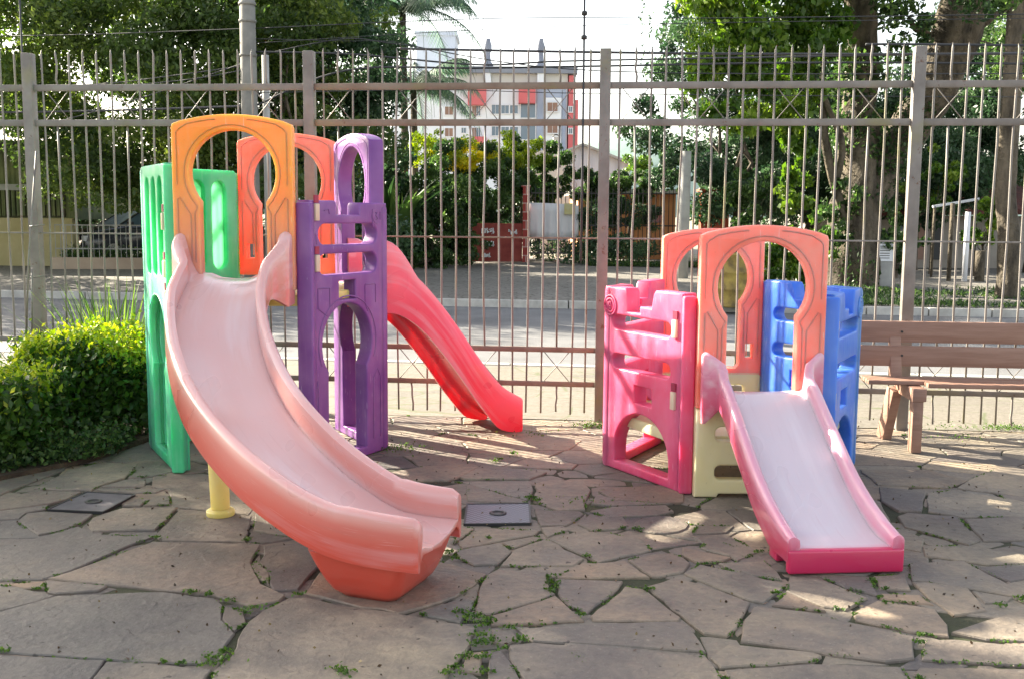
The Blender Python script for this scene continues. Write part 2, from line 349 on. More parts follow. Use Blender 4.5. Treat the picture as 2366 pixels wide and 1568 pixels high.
FY = lambda x: 7.90 - .1 * (x - .66)                 # line of the fence
NK = lambda x: 10.9 - .13 * x                         # near kerb
FK = lambda x: 18.7 - .14 * x                         # far kerb
W0 = 400
sheet('ground', [(-1500, -600), (1500, -600), (1500, 2200), (-1500, 2200)], -.16, 'earth')
sheet('road', [(-70, NK(-70)), (70, NK(70)), (70, FK(70)), (-70, FK(-70))], -.12, 'asphalt')
mb = MB(); mb.add([(-70, FY(-70) + 0, 0), (70, FY(70), 0), (70, NK(70), 0), (-70, NK(-70), 0)], [(0, 1, 2, 3)])
tag(mb.build('pavement', M['sidewalk']), kind='structure')
for nm, f, s in (('near_kerb', NK, -1), ('far_kerb', FK, 1)):
    mb = MB(); x = -60
    while x < 60:
        q = [(x, f(x)), (x + .98, f(x + .98)), (x + .98, f(x + .98) + .14 * s), (x, f(x) + .14 * s)]
        if s < 0: q = [q[3], q[2], q[1], q[0]]
        mb.add([(a, b, -.15) for a, b in q] + [(a, b, .012) for a, b in q], [(4, 5, 6, 7), (0, 1, 5, 4), (1, 2, 6, 5), (2, 3, 7, 6), (3, 0, 4, 7)]); x += 1.0
    tag(mb.build(nm, M['kerb'], bevel=.012), kind='structure')
rg = random.Random(5)
mb = MB(); nx, ny = 60, 14                           # rough forecourt and verge, slightly uneven
for j in range(ny + 1):
    for i in range(nx + 1):
        x = -60 + 120 * i / nx; y = FK(x) + .14 + (36 - FK(0)) * j / ny
        mb.v.append((x, y, .004 + (0 if j == 0 else rg.uniform(0, .05))))
mb.f = [(j * (nx + 1) + i, j * (nx + 1) + i + 1, (j + 1) * (nx + 1) + i + 1, (j + 1) * (nx + 1) + i) for j in range(ny) for i in range(nx)]; mb.sm = [True] * len(mb.f)
tag(mb.build('far_pavement', M['lot']), kind='structure')
sheet('playground_soil', [(-12, -5), (12, -5), (12, FY(12)), (-12, FY(-12))], -.0095, 'joint')

# crazy paving: slabs of the near ground, each outline in its true place
K = .33345
def sl(off, *c): return [gr(K * (c[i] + off), 1047.4 + K * c[i + 1]) for i in range(0, len(c), 2)]
A, B, C = 0, 2366, 4732
SL = [sl(A, -60, 170, 120, 80, 470, 60, 440, 110, 230, 190, -60, 310), sl(A, 240, 240, 480, 115, 690, 60, 950, 70, 940, 110, 860, 165, 700, 215, 630, 252), sl(A, -60, 320, 230, 262, 560, 264, 470, 310, 340, 345, -60, 400),
 sl(A, -60, 410, 330, 357, 310, 385, 180, 410, 130, 450, -60, 462), sl(A, 120, 475, 190, 418, 310, 405, 640, 420, 560, 480, 400, 540, 270, 562), sl(A, 645, 440, 850, 375, 1225, 373, 1150, 460, 1070, 528, 645, 532, 612, 495),
 sl(A, -80, 665, 270, 580, 540, 503, 660, 560, 1060, 578, 930, 620, 700, 718, 440, 828, 290, 870, -80, 878), sl(A, 1080, 562, 1250, 385, 1740, 435, 1700, 615, 1130, 602),
 sl(A, 335, 862, 480, 822, 1060, 612, 1800, 632, 1730, 760, 1800, 905, 1970, 985, 1930, 1020, 1750, 1055, 1640, 1030, 1500, 985, 1130, 945, 740, 905), sl(A, 325, 882, 740, 918, 680, 948, 390, 968, 340, 958), sl(A, 30, 905, 300, 885, 310, 930, 150, 928),
 sl(A, -60, 905, 130, 925, 375, 985, -60, 1105), sl(A, -60, 1120, 400, 990, 1130, 962, 1480, 1002, 1540, 1050, 1530, 1150, 1620, 1240, 1530, 1370, 1400, 1455, 1100, 1445, 500, 1410, -60, 1372),
 sl(A, -60, 1395, 720, 1437, 620, 1570, -60, 1570), sl(A, 740, 1445, 1130, 1465, 1460, 1500, 1400, 1575, 640, 1570), sl(A, 1560, 1062, 1680, 1085, 1700, 1170, 1625, 1225, 1545, 1145),
 sl(A, 1835, 700, 1830, 640, 2165, 612, 2255, 722, 2090, 905, 2060, 940, 1900, 948, 1875, 900, 1875, 840, 1800, 750), sl(A, 1742, 765, 1785, 750, 1862, 830, 1860, 895, 1800, 865), sl(A, 1745, 545, 2030, 590, 1820, 622, 1725, 612), sl(A, 1780, 405, 1900, 420, 2120, 590, 1760, 532),
 sl(A, 1065, 160, 1200, 140, 1600, 175, 1755, 380, 1720, 425, 1200, 362, 1180, 252, 1052, 228), sl(A, 705, 228, 860, 185, 1010, 188, 1000, 222), sl(A, 655, 253, 1060, 247, 1150, 243, 1080, 272, 950, 272), sl(A, 850, 360, 960, 313, 1035, 320, 970, 360), sl(A, 1000, 358, 1060, 303, 1170, 293, 1172, 352), sl(A, 890, 165, 960, 100, 1100, 55, 1200, 125, 1050, 155),
 sl(A, 1725, 1165, 1830, 1085, 2000, 1003, 2120, 998, 2370, 1060, 2800, 1120, 3310, 1212, 3250, 1330, 3150, 1450, 3070, 1590, 1700, 1640, 1465, 1600, 1485, 1500, 1610, 1400, 1655, 1280),
 sl(A, 2120, 965, 2280, 745, 2700, 690, 3080, 760, 3365, 835, 3285, 905, 3150, 990, 2950, 1055, 2760, 1105, 2400, 1035),
 sl(B, 330, 133, 560, 93, 900, 72, 955, 92, 820, 160, 740, 183, 400, 190), sl(B, 825, 163, 980, 80, 1420, 130, 1300, 178, 850, 173), sl(B, 765, 192, 1295, 188, 1325, 250, 1285, 325, 870, 208), sl(B, 1350, 205, 1470, 180, 1675, 190, 1725, 252, 1688, 330, 1685, 388, 1500, 393, 1335, 328), sl(B, 870, 214, 1285, 332, 1260, 342, 880, 328),
 sl(B, 1340, 385, 1480, 398, 1650, 403, 1675, 420, 1555, 498, 1385, 498), sl(B, 830, 513, 915, 520, 800, 600, 782, 626), sl(B, 985, 513, 1365, 533, 1335, 560, 1100, 600, 840, 656, 815, 620, 925, 530), sl(B, 1385, 513, 1535, 503, 1565, 530, 1425, 576), sl(B, 1115, 617, 1340, 573, 1395, 590, 1185, 656), sl(B, 1195, 672, 1400, 603, 1445, 608, 1675, 730, 1600, 776, 1105, 776),
 sl(B, 785, 682, 920, 653, 1100, 624, 1175, 680, 1078, 765, 920, 772, 835, 730), sl(B, 1450, 600, 1640, 535, 1850, 550, 2085, 603, 2145, 668, 1780, 750), sl(B, 1640, 488, 1720, 423, 1950, 443, 1985, 498, 1900, 522, 1740, 532), sl(B, 1735, 345, 1772, 283, 1960, 330, 2290, 345, 1880, 362), sl(B, 1725, 400, 1880, 372, 2245, 357, 2300, 400, 2180, 428, 1850, 443), sl(B, 1785, 263, 1860, 242, 2270, 222, 2366, 262, 2366, 338, 2250, 342, 1900, 326),
 sl(B, 1800, 758, 1960, 742, 2130, 856, 1480, 858, 1680, 752), sl(B, 1990, 737, 2150, 702, 2290, 692, 2366, 722, 2410, 760, 2366, 818, 2200, 850, 2150, 846), sl(B, 1085, 803, 1425, 813, 1435, 950, 1475, 970, 1390, 1007, 1030, 1112, 925, 1107, 955, 950, 1015, 840), sl(B, 1485, 873, 1945, 883, 1915, 930, 1700, 1105, 1580, 1055, 1505, 970), sl(B, 1045, 1128, 1390, 1023, 1480, 988, 1675, 1158, 1040, 1192),
 sl(B, 1965, 923, 2100, 943, 2345, 1130, 2335, 1153, 1745, 1153, 1735, 1122), sl(B, 1210, 1210, 1700, 1183, 2380, 1172, 2440, 1250, 2520, 1372, 2366, 1362, 1930, 1328, 1330, 1292), sl(B, 1165, 1330, 1330, 1312, 1930, 1352, 2366, 1398, 2515, 1400, 2640, 1590, 1290, 1590, 1170, 1420), sl(B, 1045, 1217, 1175, 1222, 1215, 1290, 1130, 1328, 1062, 1310), sl(B, 1022, 1373, 1105, 1373, 1185, 1470, 1235, 1580, 1022, 1580), sl(B, 880, 1383, 975, 1373, 965, 1520, 825, 1500),
 sl(B, 545, 1100, 835, 1003, 930, 1022, 880, 1090, 820, 1168, 585, 1118), sl(C, 10, 828, 120, 772, 420, 832, 688, 910, 688, 938, 600, 997, 558, 1033, 450, 1010, 100, 868), sl(C, -255, 925, -60, 862, 100, 903, 460, 1033, 418, 1110, 365, 1208, 300, 1262, 150, 1242, 60, 1177), sl(C, 250, 762, 560, 750, 648, 820, 685, 876, 380, 828), sl(C, 745, 852, 940, 867, 1275, 1000, 1130, 1077, 980, 1057, 722, 948), sl(C, 955, 850, 1285, 852, 1355, 985, 1135, 930), sl(C, 1322, 852, 1535, 835, 1575, 945, 1372, 938), sl(C, 725, 962, 985, 1090, 880, 1083, 622, 1050),
 sl(C, 495, 1063, 860, 1103, 1140, 1173, 1380, 1223, 1598, 1273, 1598, 1418, 1400, 1437, 900, 1368, 405, 1298, 433, 1150), sl(C, 1185, 1100, 1350, 1018, 1745, 1080, 1825, 1180, 1838, 1265, 1600, 1238, 1205, 1150), sl(C, 1375, 972, 1640, 982, 1735, 1048, 1365, 1000), sl(C, 1595, 893, 1960, 923, 2065, 1050, 2100, 1088, 1880, 1117, 1795, 1060), sl(C, 1572, 763, 1940, 743, 2050, 803, 2366, 963, 2366, 1005, 1980, 937, 1592, 878), sl(C, 1662, 642, 1960, 643, 2366, 702, 2500, 762, 2100, 768, 1682, 708),
 sl(C, 1492, 432, 1560, 408, 1900, 432, 2055, 600, 1980, 628, 1540, 508), sl(C, 1432, 523, 1500, 523, 1665, 590, 1648, 678, 1490, 650), sl(C, 1955, 453, 2400, 443, 2450, 590, 2085, 603), sl(C, 2035, 790, 2400, 773, 2450, 860, 2270, 886), sl(C, 1865, 1240, 2366, 1083, 2450, 1100, 2450, 1305, 2100, 1288), sl(C, 1685, 1293, 1880, 1288, 2450, 1343, 2450, 1468, 1662, 1428), sl(C, 1645, 1483, 2450, 1503, 2450, 1600, 1700, 1600, 1605, 1525),
 sl(C, 195, 1410, 320, 1322, 900, 1382, 955, 1402, 900, 1437, 262, 1477), sl(C, 292, 1503, 900, 1463, 1500, 1483, 1585, 1600, 330, 1600), sl(C, 0, 653, 330, 722, 260, 748, 100, 757, 0, 700), sl(C, 122, 650, 160, 618, 318, 690, 325, 708), sl(C, 62, 572, 300, 562, 518, 680, 380, 738), sl(C, 102, 503, 350, 503, 300, 547, 72, 558), sl(C, 1232, 113, 1700, 113, 1965, 190, 1830, 238, 1352, 218), sl(C, 1362, 233, 1680, 262, 1648, 400, 1500, 398, 1382, 330), sl(C, 1705, 273, 1900, 253, 2366, 333, 2366, 438, 1940, 438, 1702, 398),
 sl(C, 1993, 180, 2200, 95, 2450, 150, 2450, 305, 1900, 238), sl(C, 2005, 952, 2285, 1000, 2230, 1037, 2095, 1037), [gr(K * (B + 2215 + 188 * math.cos(a * .45)), 1047.4 + K * (495 + 60 * math.sin(a * .45))) for a in range(14)]]
TONE = {4: .3, 5: .75, 6: .7, 7: .95, 8: .5, 12: .72, 13: .7, 16: .08, 18: .04, 26: .75, 27: .9, 0: .12, 33: .1, 54: .03, 55: .92}  # fixed slab tones; the first slab's dark one paints in a shadow strip
COVERS = [[(2366 + 865, 352), (2366 + 1308, 346), (2366 + 1318, 488), (2366 + 845, 494)], [(322, 393), (600, 268), (942, 287), (715, 410)]]
COVW = [[gr(K * a, 1047.4 + K * b) for a, b in cv] for cv in COVERS]
def pip(x, y, poly):
    c = False; j = len(poly) - 1
    for i in range(len(poly)):
        xi, yi, xj, yj = poly[i][0], poly[i][1], poly[j][0], poly[j][1]
        if (yi > y) != (yj > y) and x < (xj - xi) * (y - yi) / (yj - yi) + xi: c = not c
        j = i
    return c
def clip(poly, nx_, ny_, d):
    out = []
    for i in range(len(poly)):
        a, b = poly[i], poly[(i + 1) % len(poly)]
        da, db = a[0] * nx_ + a[1] * ny_ - d, b[0] * nx_ + b[1] * ny_ - d
        if da <= 0: out.append(a)
        if (da < 0) != (db < 0) and da != db:
            u = da / (da - db); out.append((a[0] + (b[0] - a[0]) * u, a[1] + (b[1] - a[1]) * u))
    return out
rg = random.Random(11)
seeds = []
for _ in range(9000):                                 # further slabs, laid around the first ones
    x, y = rg.uniform(-6.5, 6.5), rg.uniform(1.2, 9)
    rad = rg.choice([.16, .22, .28, .34]) * (1.1 if y > 6 else 1)
    if y > FY(x) + .3: continue
    if all((x - s[0]) ** 2 + ((y - s[1]) * 1.5) ** 2 > (.8 * (rad + s[2])) ** 2 for s in seeds): seeds.append((x, y, rad))
cells = []
for i, (x, y, rad) in enumerate(seeds):
    if any(pip(x, y, s) for s in SL): continue
    poly = [(x - 1, y - .8), (x + 1, y - .8), (x + 1, y + .8), (x - 1, y + .8)]
    for j, (x2, y2, r2) in enumerate(seeds):
        if i == j: continue
        dx, dy = x2 - x, (y2 - y)
        if dx * dx + dy * dy > 4: continue
        dd = (x2 * x2 + 2.0 * y2 * y2 - r2 * r2 - (x * x + 2.0 * y * y - rad * rad)) / 2
        poly = clip(poly, dx, dy * 2.0, dd)
        if len(poly) < 3: break
    if len(poly) >= 3: poly = clip(poly, .1, 1, FY(0) - .003)
    if len(poly) >= 3: cells.append(poly)
pv_v, pv_f, pv_t, pv_s = [], [], [], []
def hull(pts):
    pts = sorted(set(pts))
    def half(ps):
        h_ = []
        for p_ in ps:
            while len(h_) >= 2 and (h_[-1][0] - h_[-2][0]) * (p_[1] - h_[-2][1]) - (h_[-1][1] - h_[-2][1]) * (p_[0] - h_[-2][0]) <= 0: h_.pop()
            h_.append(p_)
        return h_[:-1]
    return half(pts) + half(pts[::-1])
SLb = [(min(q.x for q in s_) - .01, max(q.x for q in s_) + .01, min(q.y for q in s_) - .01, max(q.y for q in s_) + .01, s_) for s_ in SL] + [(min(q.x for q in s_), max(q.x for q in s_), min(q.y for q in s_), max(q.y for q in s_), s_) for s_ in COVW]
CLb = [(min(q[0] for q in s_), max(q[0] for q in s_), min(q[1] for q in s_), max(q[1] for q in s_), s_) for s_ in cells]
def covered(x, y, L_): return any(b_[0] < x < b_[1] and b_[2] < y < b_[3] and pip(x, y, b_[4]) for b_ in L_)
cells = [c_ for c_ in cells if not covered(sum(q[0] for q in c_) / len(c_), sum(q[1] for q in c_) / len(c_), SLb)]
free = []; gs = .035; y = 2.3
while y < 7.6:
    x = -3.6
    while x < 4.0:
        if not covered(x, y, SLb) and not covered(x, y, CLb): free.append((x + rg.uniform(-.006, .006), y + rg.uniform(-.006, .006)))
        x += gs
    y += gs
fs_ = []                                              # small filler stones where the first slabs leave room
for p_ in rg.sample(free, len(free)):
    if all((p_[0] - q[0]) ** 2 + (p_[1] - q[1]) ** 2 > .21 ** 2 for q in fs_): fs_.append(p_)
grp = {}
for p_ in free:
    k = min(range(len(fs_)), key=lambda i: (fs_[i][0] - p_[0]) ** 2 + (fs_[i][1] - p_[1]) ** 2)
    if (fs_[k][0] - p_[0]) ** 2 + (fs_[k][1] - p_[1]) ** 2 < .2 ** 2: grp.setdefault(k, []).append(p_)
fill = [hull(g_) for g_ in grp.values() if len(g_) > 4]
def slab(poly, z, tone, gap):
    n = len(poly); c = (sum(q[0] for q in poly) / n, sum(q[1] for q in poly) / n)
    area = sum(poly[i][0] * poly[(i + 1) % n][1] - poly[(i + 1) % n][0] * poly[i][1] for i in range(n))
    if area < 0: poly = poly[::-1]
    pts = []                                          # broken, slightly irregular edges
    for i in range(n):
        a, b = poly[i], poly[(i + 1) % n]; l = math.hypot(b[0] - a[0], b[1] - a[1]); k = max(1, int(l / .07))
        dx, dy = (b[0] - a[0]) / max(l, 1e-6), (b[1] - a[1]) / max(l, 1e-6)
        for q in range(k):
            o = 0 if q == 0 else rg.gauss(0, .004)
            pts.append((a[0] + dx * l * q / k - dy * o, a[1] + dy * l * q / k + dx * o))
    n = len(pts)
    def inset(d):
        out = []
        for i in range(n):
            a, b, e = pts[i - 1], pts[i], pts[(i + 1) % n]
            t1 = (b[0] - a[0], b[1] - a[1]); t2 = (e[0] - b[0], e[1] - b[1])
            l1, l2 = math.hypot(*t1) or 1, math.hypot(*t2) or 1
            nx_, ny_ = -(t1[1] / l1 + t2[1] / l2), (t1[0] / l1 + t2[0] / l2); l = math.hypot(nx_, ny_) or 1
            out.append((b[0] + nx_ / l * d, b[1] + ny_ / l * d))
        return out
    tx, ty = rg.gauss(0, .004), rg.gauss(0, .004); o = len(pv_v)
    for d, dz in ((gap, -.03), (gap + .001, -.005), (gap + .006, 0)):
        for q in inset(d): pv_v.append((q[0], q[1], z + dz + tx * (q[0] - c[0]) + ty * (q[1] - c[1])))
    for r_ in range(2):
        for i in range(n):
            k = (i + 1) % n; pv_f.append((o + r_ * n + i, o + r_ * n + k, o + (r_ + 1) * n + k, o + (r_ + 1) * n + i)); pv_t.append(tone); pv_s.append(r_ == 1)
    pv_f.append(tuple(o + 2 * n + i for i in range(n))); pv_t.append(tone); pv_s.append(False)
for i, s in enumerate(SL): slab([(q.x, q.y) for q in s], .002 + (i % 5) * .0007, TONE.get(i, rg.random() ** .8), -.0045)
for q in cells: slab(q, -.002 - rg.random() * .002, rg.random(), rg.uniform(.002, .007))
for q in fill:
    if len(q) > 2: slab(q, -.0055 - rg.random() * .002, rg.random(), -.002)
me = bpy.data.meshes.new('paving'); me.from_pydata(pv_v, [], pv_f); me.update()
a_ = me.attributes.new('rnd', 'FLOAT', 'FACE'); a_.data.foreach_set('value', pv_t)
bm = bmesh.new(); bm.from_mesh(me); bmesh.ops.triangulate(bm, faces=[f for f in bm.faces if len(f.verts) > 4], ngon_method='EAR_CLIP'); bm.to_mesh(me); bm.free()
tag(link('playground_paving', me, M['flag']), kind='structure')

# inspection covers let into the paving
m, t, p, L = nodes('chequer_plate'); p.inputs['Metallic'].default_value = .6; p.inputs['Roughness'].default_value = .5
wv = t.nodes.new('ShaderNodeTexChecker'); wv.inputs['Scale'].default_value = 55; tc = t.nodes.new('ShaderNodeTexCoord'); L.new(tc.outputs['Object'], wv.inputs[0])
L.new(mixc(t, wv.outputs['Fac'], (.10, .10, .125), (.18, .18, .215)), p.inputs['Base Color']); bump(t, L, p, wv.outputs['Fac'], .8, .004); M['plate'] = m
M['plate2'] = simple('dark_plate', (.075, .07, .08), (.12, .11, .12), 12, .6, .4, 90, .002)
for cv, lab in zip(COVW, ('grey chequered metal inspection cover beside the foot of the long pink slide', 'dark plain inspection cover in the paving left of the yellow slide leg')):
    c = sum((Vector((q.x, q.y, 0)) for q in cv), Vector()) / 4
    th = thing('inspection_cover', c, lab, 'drain cover')
    mb = MB(); q = [Vector((v_.x, v_.y, 0)) - c for v_ in cv]
    inn = [v_ * .94 for v_ in q]
    mb.add([(v_.x, v_.y, -.02) for v_ in inn] + [(v_.x, v_.y, .0045) for v_ in inn], [(4, 5, 6, 7)[::-1], (0, 1, 5, 4), (1, 2, 6, 5), (2, 3, 7, 6), (3, 0, 4, 7)])
    mb.build('cover_plate', M['plate' if 'chequered' in lab else 'plate2'], th)
    mb = MB()
    for i in range(4): mb.bar(q[i] * .97 + Vector((0, 0, 0)), q[(i + 1) % 4] * .97, .010, .015)
    mb.build('frame', M['dark'], th)
    mb = MB(); mb.lathe([(.045, .004), (.045, .009), (.03, .010), (.028, .0055), (.001, .0055)], 20); mb.build('lifting_eye', M['dark'], th)

# weeds and moss in the joints
wp = [(A, 1090, 590, .04), (A, 1700, 605, .03), (A, 1330, 968, .05), (A, 1440, 985, .03), (A, 1570, 1030, .05), (A, 1700, 1110, .05), (A, 1760, 1080, .05), (A, 2080, 985, .04), (A, 1500, 1430, .10), (A, 1440, 1470, .07), (A, 1560, 1385, .05), (A, 1260, 1465, .03), (A, 1130, 1455, .02), (A, 20, 1378, .04), (A, 2350, 1500, .05),
      (B, 845, 1100, .06), (B, 900, 1150, .07), (B, 960, 1190, .08), (B, 1000, 1150, .05), (B, 970, 1270, .08), (B, 1010, 1310, .07), (B, 940, 1330, .05), (B, 850, 1420, .05), (B, 760, 1530, .06), (B, 790, 1490, .04), (B, 990, 1420, .04), (B, 990, 1520, .05), (B, 1160, 1215, .05), (B, 1250, 1300, .06), (B, 1130, 1360, .04), (B, 1455, 900, .06), (B, 1460, 950, .05), (B, 1450, 860, .03), (B, 745, 690, .06), (B, 790, 735, .03), (B, 1310, 310, .05), (B, 1345, 330, .05), (B, 1190, 5, .05), (B, 1060, 60, .05), (B, 1090, 45, .04), (B, 2130, 950, .04), (B, 2040, 530, .04), (B, 20, 1530, .06), (B, 1670, 1130, .03), (B, 1700, 720, .03), (B, 1020, 590, .02),
      (C, 640, 970, .03), (C, 1400, 1040, .02), (C, 1640, 1320, .03), (C, 1650, 1270, .02), (C, 530, 690, .03), (C, 2340, 1020, .05), (C, 2200, 1060, .03), (C, 1400, 950, .02)]
rng = np.random.default_rng(3); P = []
for off, x, y, s in wp:
    s *= .8; g_ = gr(K * (x + off), 1047.4 + K * y); n = int(10 + s * 800)
    q = rng.normal(size=(n, 3)) * (s * .45, s * .26, .006); q[:, 2] = np.abs(q[:, 2]) + .004; P.append(q + np.array([g_.x, g_.y, .003]))
for x, y, n in ((1385, 985, 500), (1240, 1003, 60), (2190, 988, 60), (2330, 990, 400), (2210, 1012, 80), (400, 985, 160), (905, 1040, 160), (935, 1035, 120), (1360, 1160, 60)):
    g_ = gr(x, y); q = rng.normal(size=(n, 3)) * (.10, .05, .014); q[:, 2] = np.abs(q[:, 2]); P.append(q + np.array([g_.x, g_.y, .004]))
for _ in range(420):                                   # thin moss along random joints
    s_ = rg.choice(SL) if rg.random() < .55 else [Vector((q[0], q[1], 0)) for q in rg.choice(cells)]; i = rg.randrange(len(s_)); a, b = s_[i], s_[(i + 1) % len(s_)]
    n = 26; u = (rng.random() * .6 + rng.random(n) * .4)[:, None]; q = np.array([[a.x, a.y, 0]]) * (1 - u) + np.array([[b.x, b.y, 0]]) * u + rng.normal(size=(n, 3)) * (.006, .006, .002); q[:, 2] = np.abs(q[:, 2]) - .001; P.append(q)
P = np.concatenate(P)
tag(link('joint_weeds', leaf_mesh('w', P, .0125, rng, aspect=.7, up=-.4, rnd=np.clip(rng.random(len(P)) * .9, 0, 1)), M['weed_leaf']), 'low green weeds and moss in the paving joints', 'weeds', kind='stuff')
n = 1500; P = np.c_[rng.uniform(-3.5, 4, n), rng.uniform(2.6, 8, n), np.full(n, .008)]
M['litter'] = leafmat('dry_litter', [(0, (.03, .02, .012)), (.7, (.09, .055, .03)), (1, (.22, .17, .06))], .1)
tag(link('leaf_litter', leaf_mesh('l', P, .014, rng, aspect=.6), M['litter']), 'tiny dry seeds and leaf bits scattered over the paving', 'leaf litter', kind='stuff')
# ------------------------------------------------------------------ steel fence
fen = thing('fence', (.66, FY(.66), 0), 'tall brown steel bar fence with crossed rods between its rails, behind the playsets', 'fence', rz=math.atan(-.1))
fs = math.hypot(1, .1)
def fx(X): return (X - .66) * fs
RZ = [.275, .535, 1.37, 2.215, 2.48]
posts = [.667 + 2.2 * k for k in range(-3, 3)]
for X in posts:
    mb = MB(); u = fx(X); mb.box((u - .04, -.04, -.1), (u + .04, .04, 2.74)); mb.build('post', M['fence'], fen, .006)
for i in range(len(posts) - 1):
    for z in RZ:
        u0, u1 = fx(posts[i]) + .04, fx(posts[i + 1]) - .04
        hh = .006 if z == 1.37 else (.024 if z > 1.3 else .02)
        mb = MB(); mb.box((u0, -.015 if hh > .01 else -.018, z - hh), (u1, .015 if hh > .01 else -.008, z + hh)); mb.build('rail', M['fence_worn'] if i == 2 else M['fence'], fen, .003 if hh > .01 else .001)
rg = random.Random(2)
for i in range(len(posts) - 1):
    for k in range(1, 20):
        X = posts[i] + .11 * k
        if X < -5.9: continue
        u = fx(X); j = lambda: rg.gauss(0, .0045); mb = MB(); top = 2.725 + rg.uniform(-.006, .006); bt = .05 + rg.uniform(-.01, .01)
        m5 = k % 5
        cut = m5 == 2
        def seg(z0, z1, tip=False):
            pts = [(u + j(), j() * .5, z0 + (z1 - z0) * q / 4) for q in range(5)]
            mb.tube(pts + ([(u, 0, z1 + .035)] if tip else []), [.0078] * 5 + ([.0015] if tip else []), 6)
        if cut: seg(RZ[4], top, True); seg(RZ[1], RZ[3]); seg(bt, RZ[0])
        else: seg(bt, top, True)
        mb.build('bar', M['fence'], fen)
        if m5 == 1:
            u2 = fx(X + .22)
            for za, zb in ((RZ[3], RZ[4]), (RZ[0], RZ[1])):
                mb = MB(); mb.tube([(u, 0, za), (u2, 0, zb)], .0035, 5); mb.tube([(u, .006, zb), (u2, .006, za)], .0035, 5); mb.build('cross_rods', M['fence'], fen)
tag(link('fence_bracket', MB().mesh('x'), M['fence']))
bpy.data.objects.remove(bpy.data.objects['fence_bracket'])
mb = MB()                                             # slanting ladder-like bracket by the left post
c0 = at(84, 350, 8.2); c1 = at(66, 600, 8.15); c2 = at(60, 790, 8.15); c3 = at(74, 620, 8.15); c4 = at(74, 795, 8.15)
o0 = Vector((-3.75, 8.2, 0))
mb.tube([c0 - o0, c1 - o0, c2 - o0], .008, 6); mb.tube([c3 - o0, c4 - o0], .008, 6)
for y in (522, 640, 772): mb.tube([at(68, y + 2, 8.15) - o0, at(103, y - 2, 8.2) - o0], .006, 6)
th = thing('bracket', o0, 'slanted thin steel bracket leaning on the left fence post above the hedge', 'bracket'); mb.build('rods', M['fence'], th)
def mast(x0, y0, Y, top, knobs, lab):
    g_ = at(x0, y0, Y); th = thing('thin_pole', (g_.x, g_.y, 0), lab, 'pole')
    mb = MB(); mb.tube([(0, 0, 1.2), (.002, 0, 1.9), (-.003, 0, top)], .008, 6); mb.build('rod', M['cable'], th)
    for z in knobs:
        mb = MB(); mb.lathe([(.001, z - .02), (.022, z - .012), (.022, z + .012), (.001, z + .02)], 10); mb.build('insulator', M['dark'], th)
mast(1348, 190, 7.90, 4.6, (2.82, 2.99), 'thin dark pole with round insulators rising behind the fence left of the middle post')
mast(57, 250, 8.36, 4.6, (), 'thin plain pole rising over the fence at the far left')
mb = MB(); a = at(925, 113, 8.14); b = at(2500, 124, 7.76); mb.tube([a.lerp(b, i / 12) + Vector((0, 0, -.02 * math.sin(i / 12 * math.pi))) for i in range(13)], .009, 6)
tag(mb.build('cable', M['cable']), 'black cable stretched just over the points of the fence', 'cable')

# ------------------------------------------------------------------ plastics
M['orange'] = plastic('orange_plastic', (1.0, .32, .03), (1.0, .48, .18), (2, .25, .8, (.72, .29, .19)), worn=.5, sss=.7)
M['coral'] = plastic('coral_plastic', (.92, .19, .10), (.90, .38, .30), worn=.7, sss=.7)
M['red_orange'] = plastic('red_orange_plastic', (.92, .19, .13), (.90, .40, .34), worn=.8, sss=.7)
M['purple'] = plastic('purple_plastic', (.16, .045, .24), (.34, .16, .38), worn=.6)
M['green'] = plastic('green_plastic', (.03, .50, .20), (.22, .68, .42), worn=.7, sss=.7)
M['magenta'] = plastic('pink_plastic', (.70, .04, .13), (.74, .17, .30), worn=.8, sss=.45)
M['blue'] = plastic('blue_plastic', (.03, .15, .62), (.18, .34, .74), worn=.55, sss=.45)
M['yellow'] = plastic('yellow_plastic', (.78, .60, .16), (.82, .72, .42), worn=.7, sss=.35)
M['cream'] = plastic('cream_plastic', (.74, .66, .36), (.80, .74, .52), worn=.6, sss=.3)
M['peg'] = plastic('peg_plastic', (.66, .50, .36), (.7, .58, .46), worn=.4, sss=.2)
M['red'] = plastic('red_plastic', (.86, .03, .05), (.80, .17, .22), worn=.4, sss=.5)
m, t, p, L = nodes('green_thin_wall')                  # where both skins touch the wall is thin enough to let light through
p.inputs['Base Color'].default_value = (.10, .62, .30, 1); p.inputs['Roughness'].default_value = .4
tr = t.nodes.new('ShaderNodeBsdfTranslucent'); tr.inputs[0].default_value = (.45, .95, .62, 1); mx = t.nodes.new('ShaderNodeMixShader'); mx.inputs[0].default_value = .62
L.new(p.outputs[0], mx.inputs[1]); L.new(tr.outputs[0], mx.inputs[2]); L.new(mx.outputs[0], t.nodes['Material Output'].inputs[0]); M['green_thin'] = m
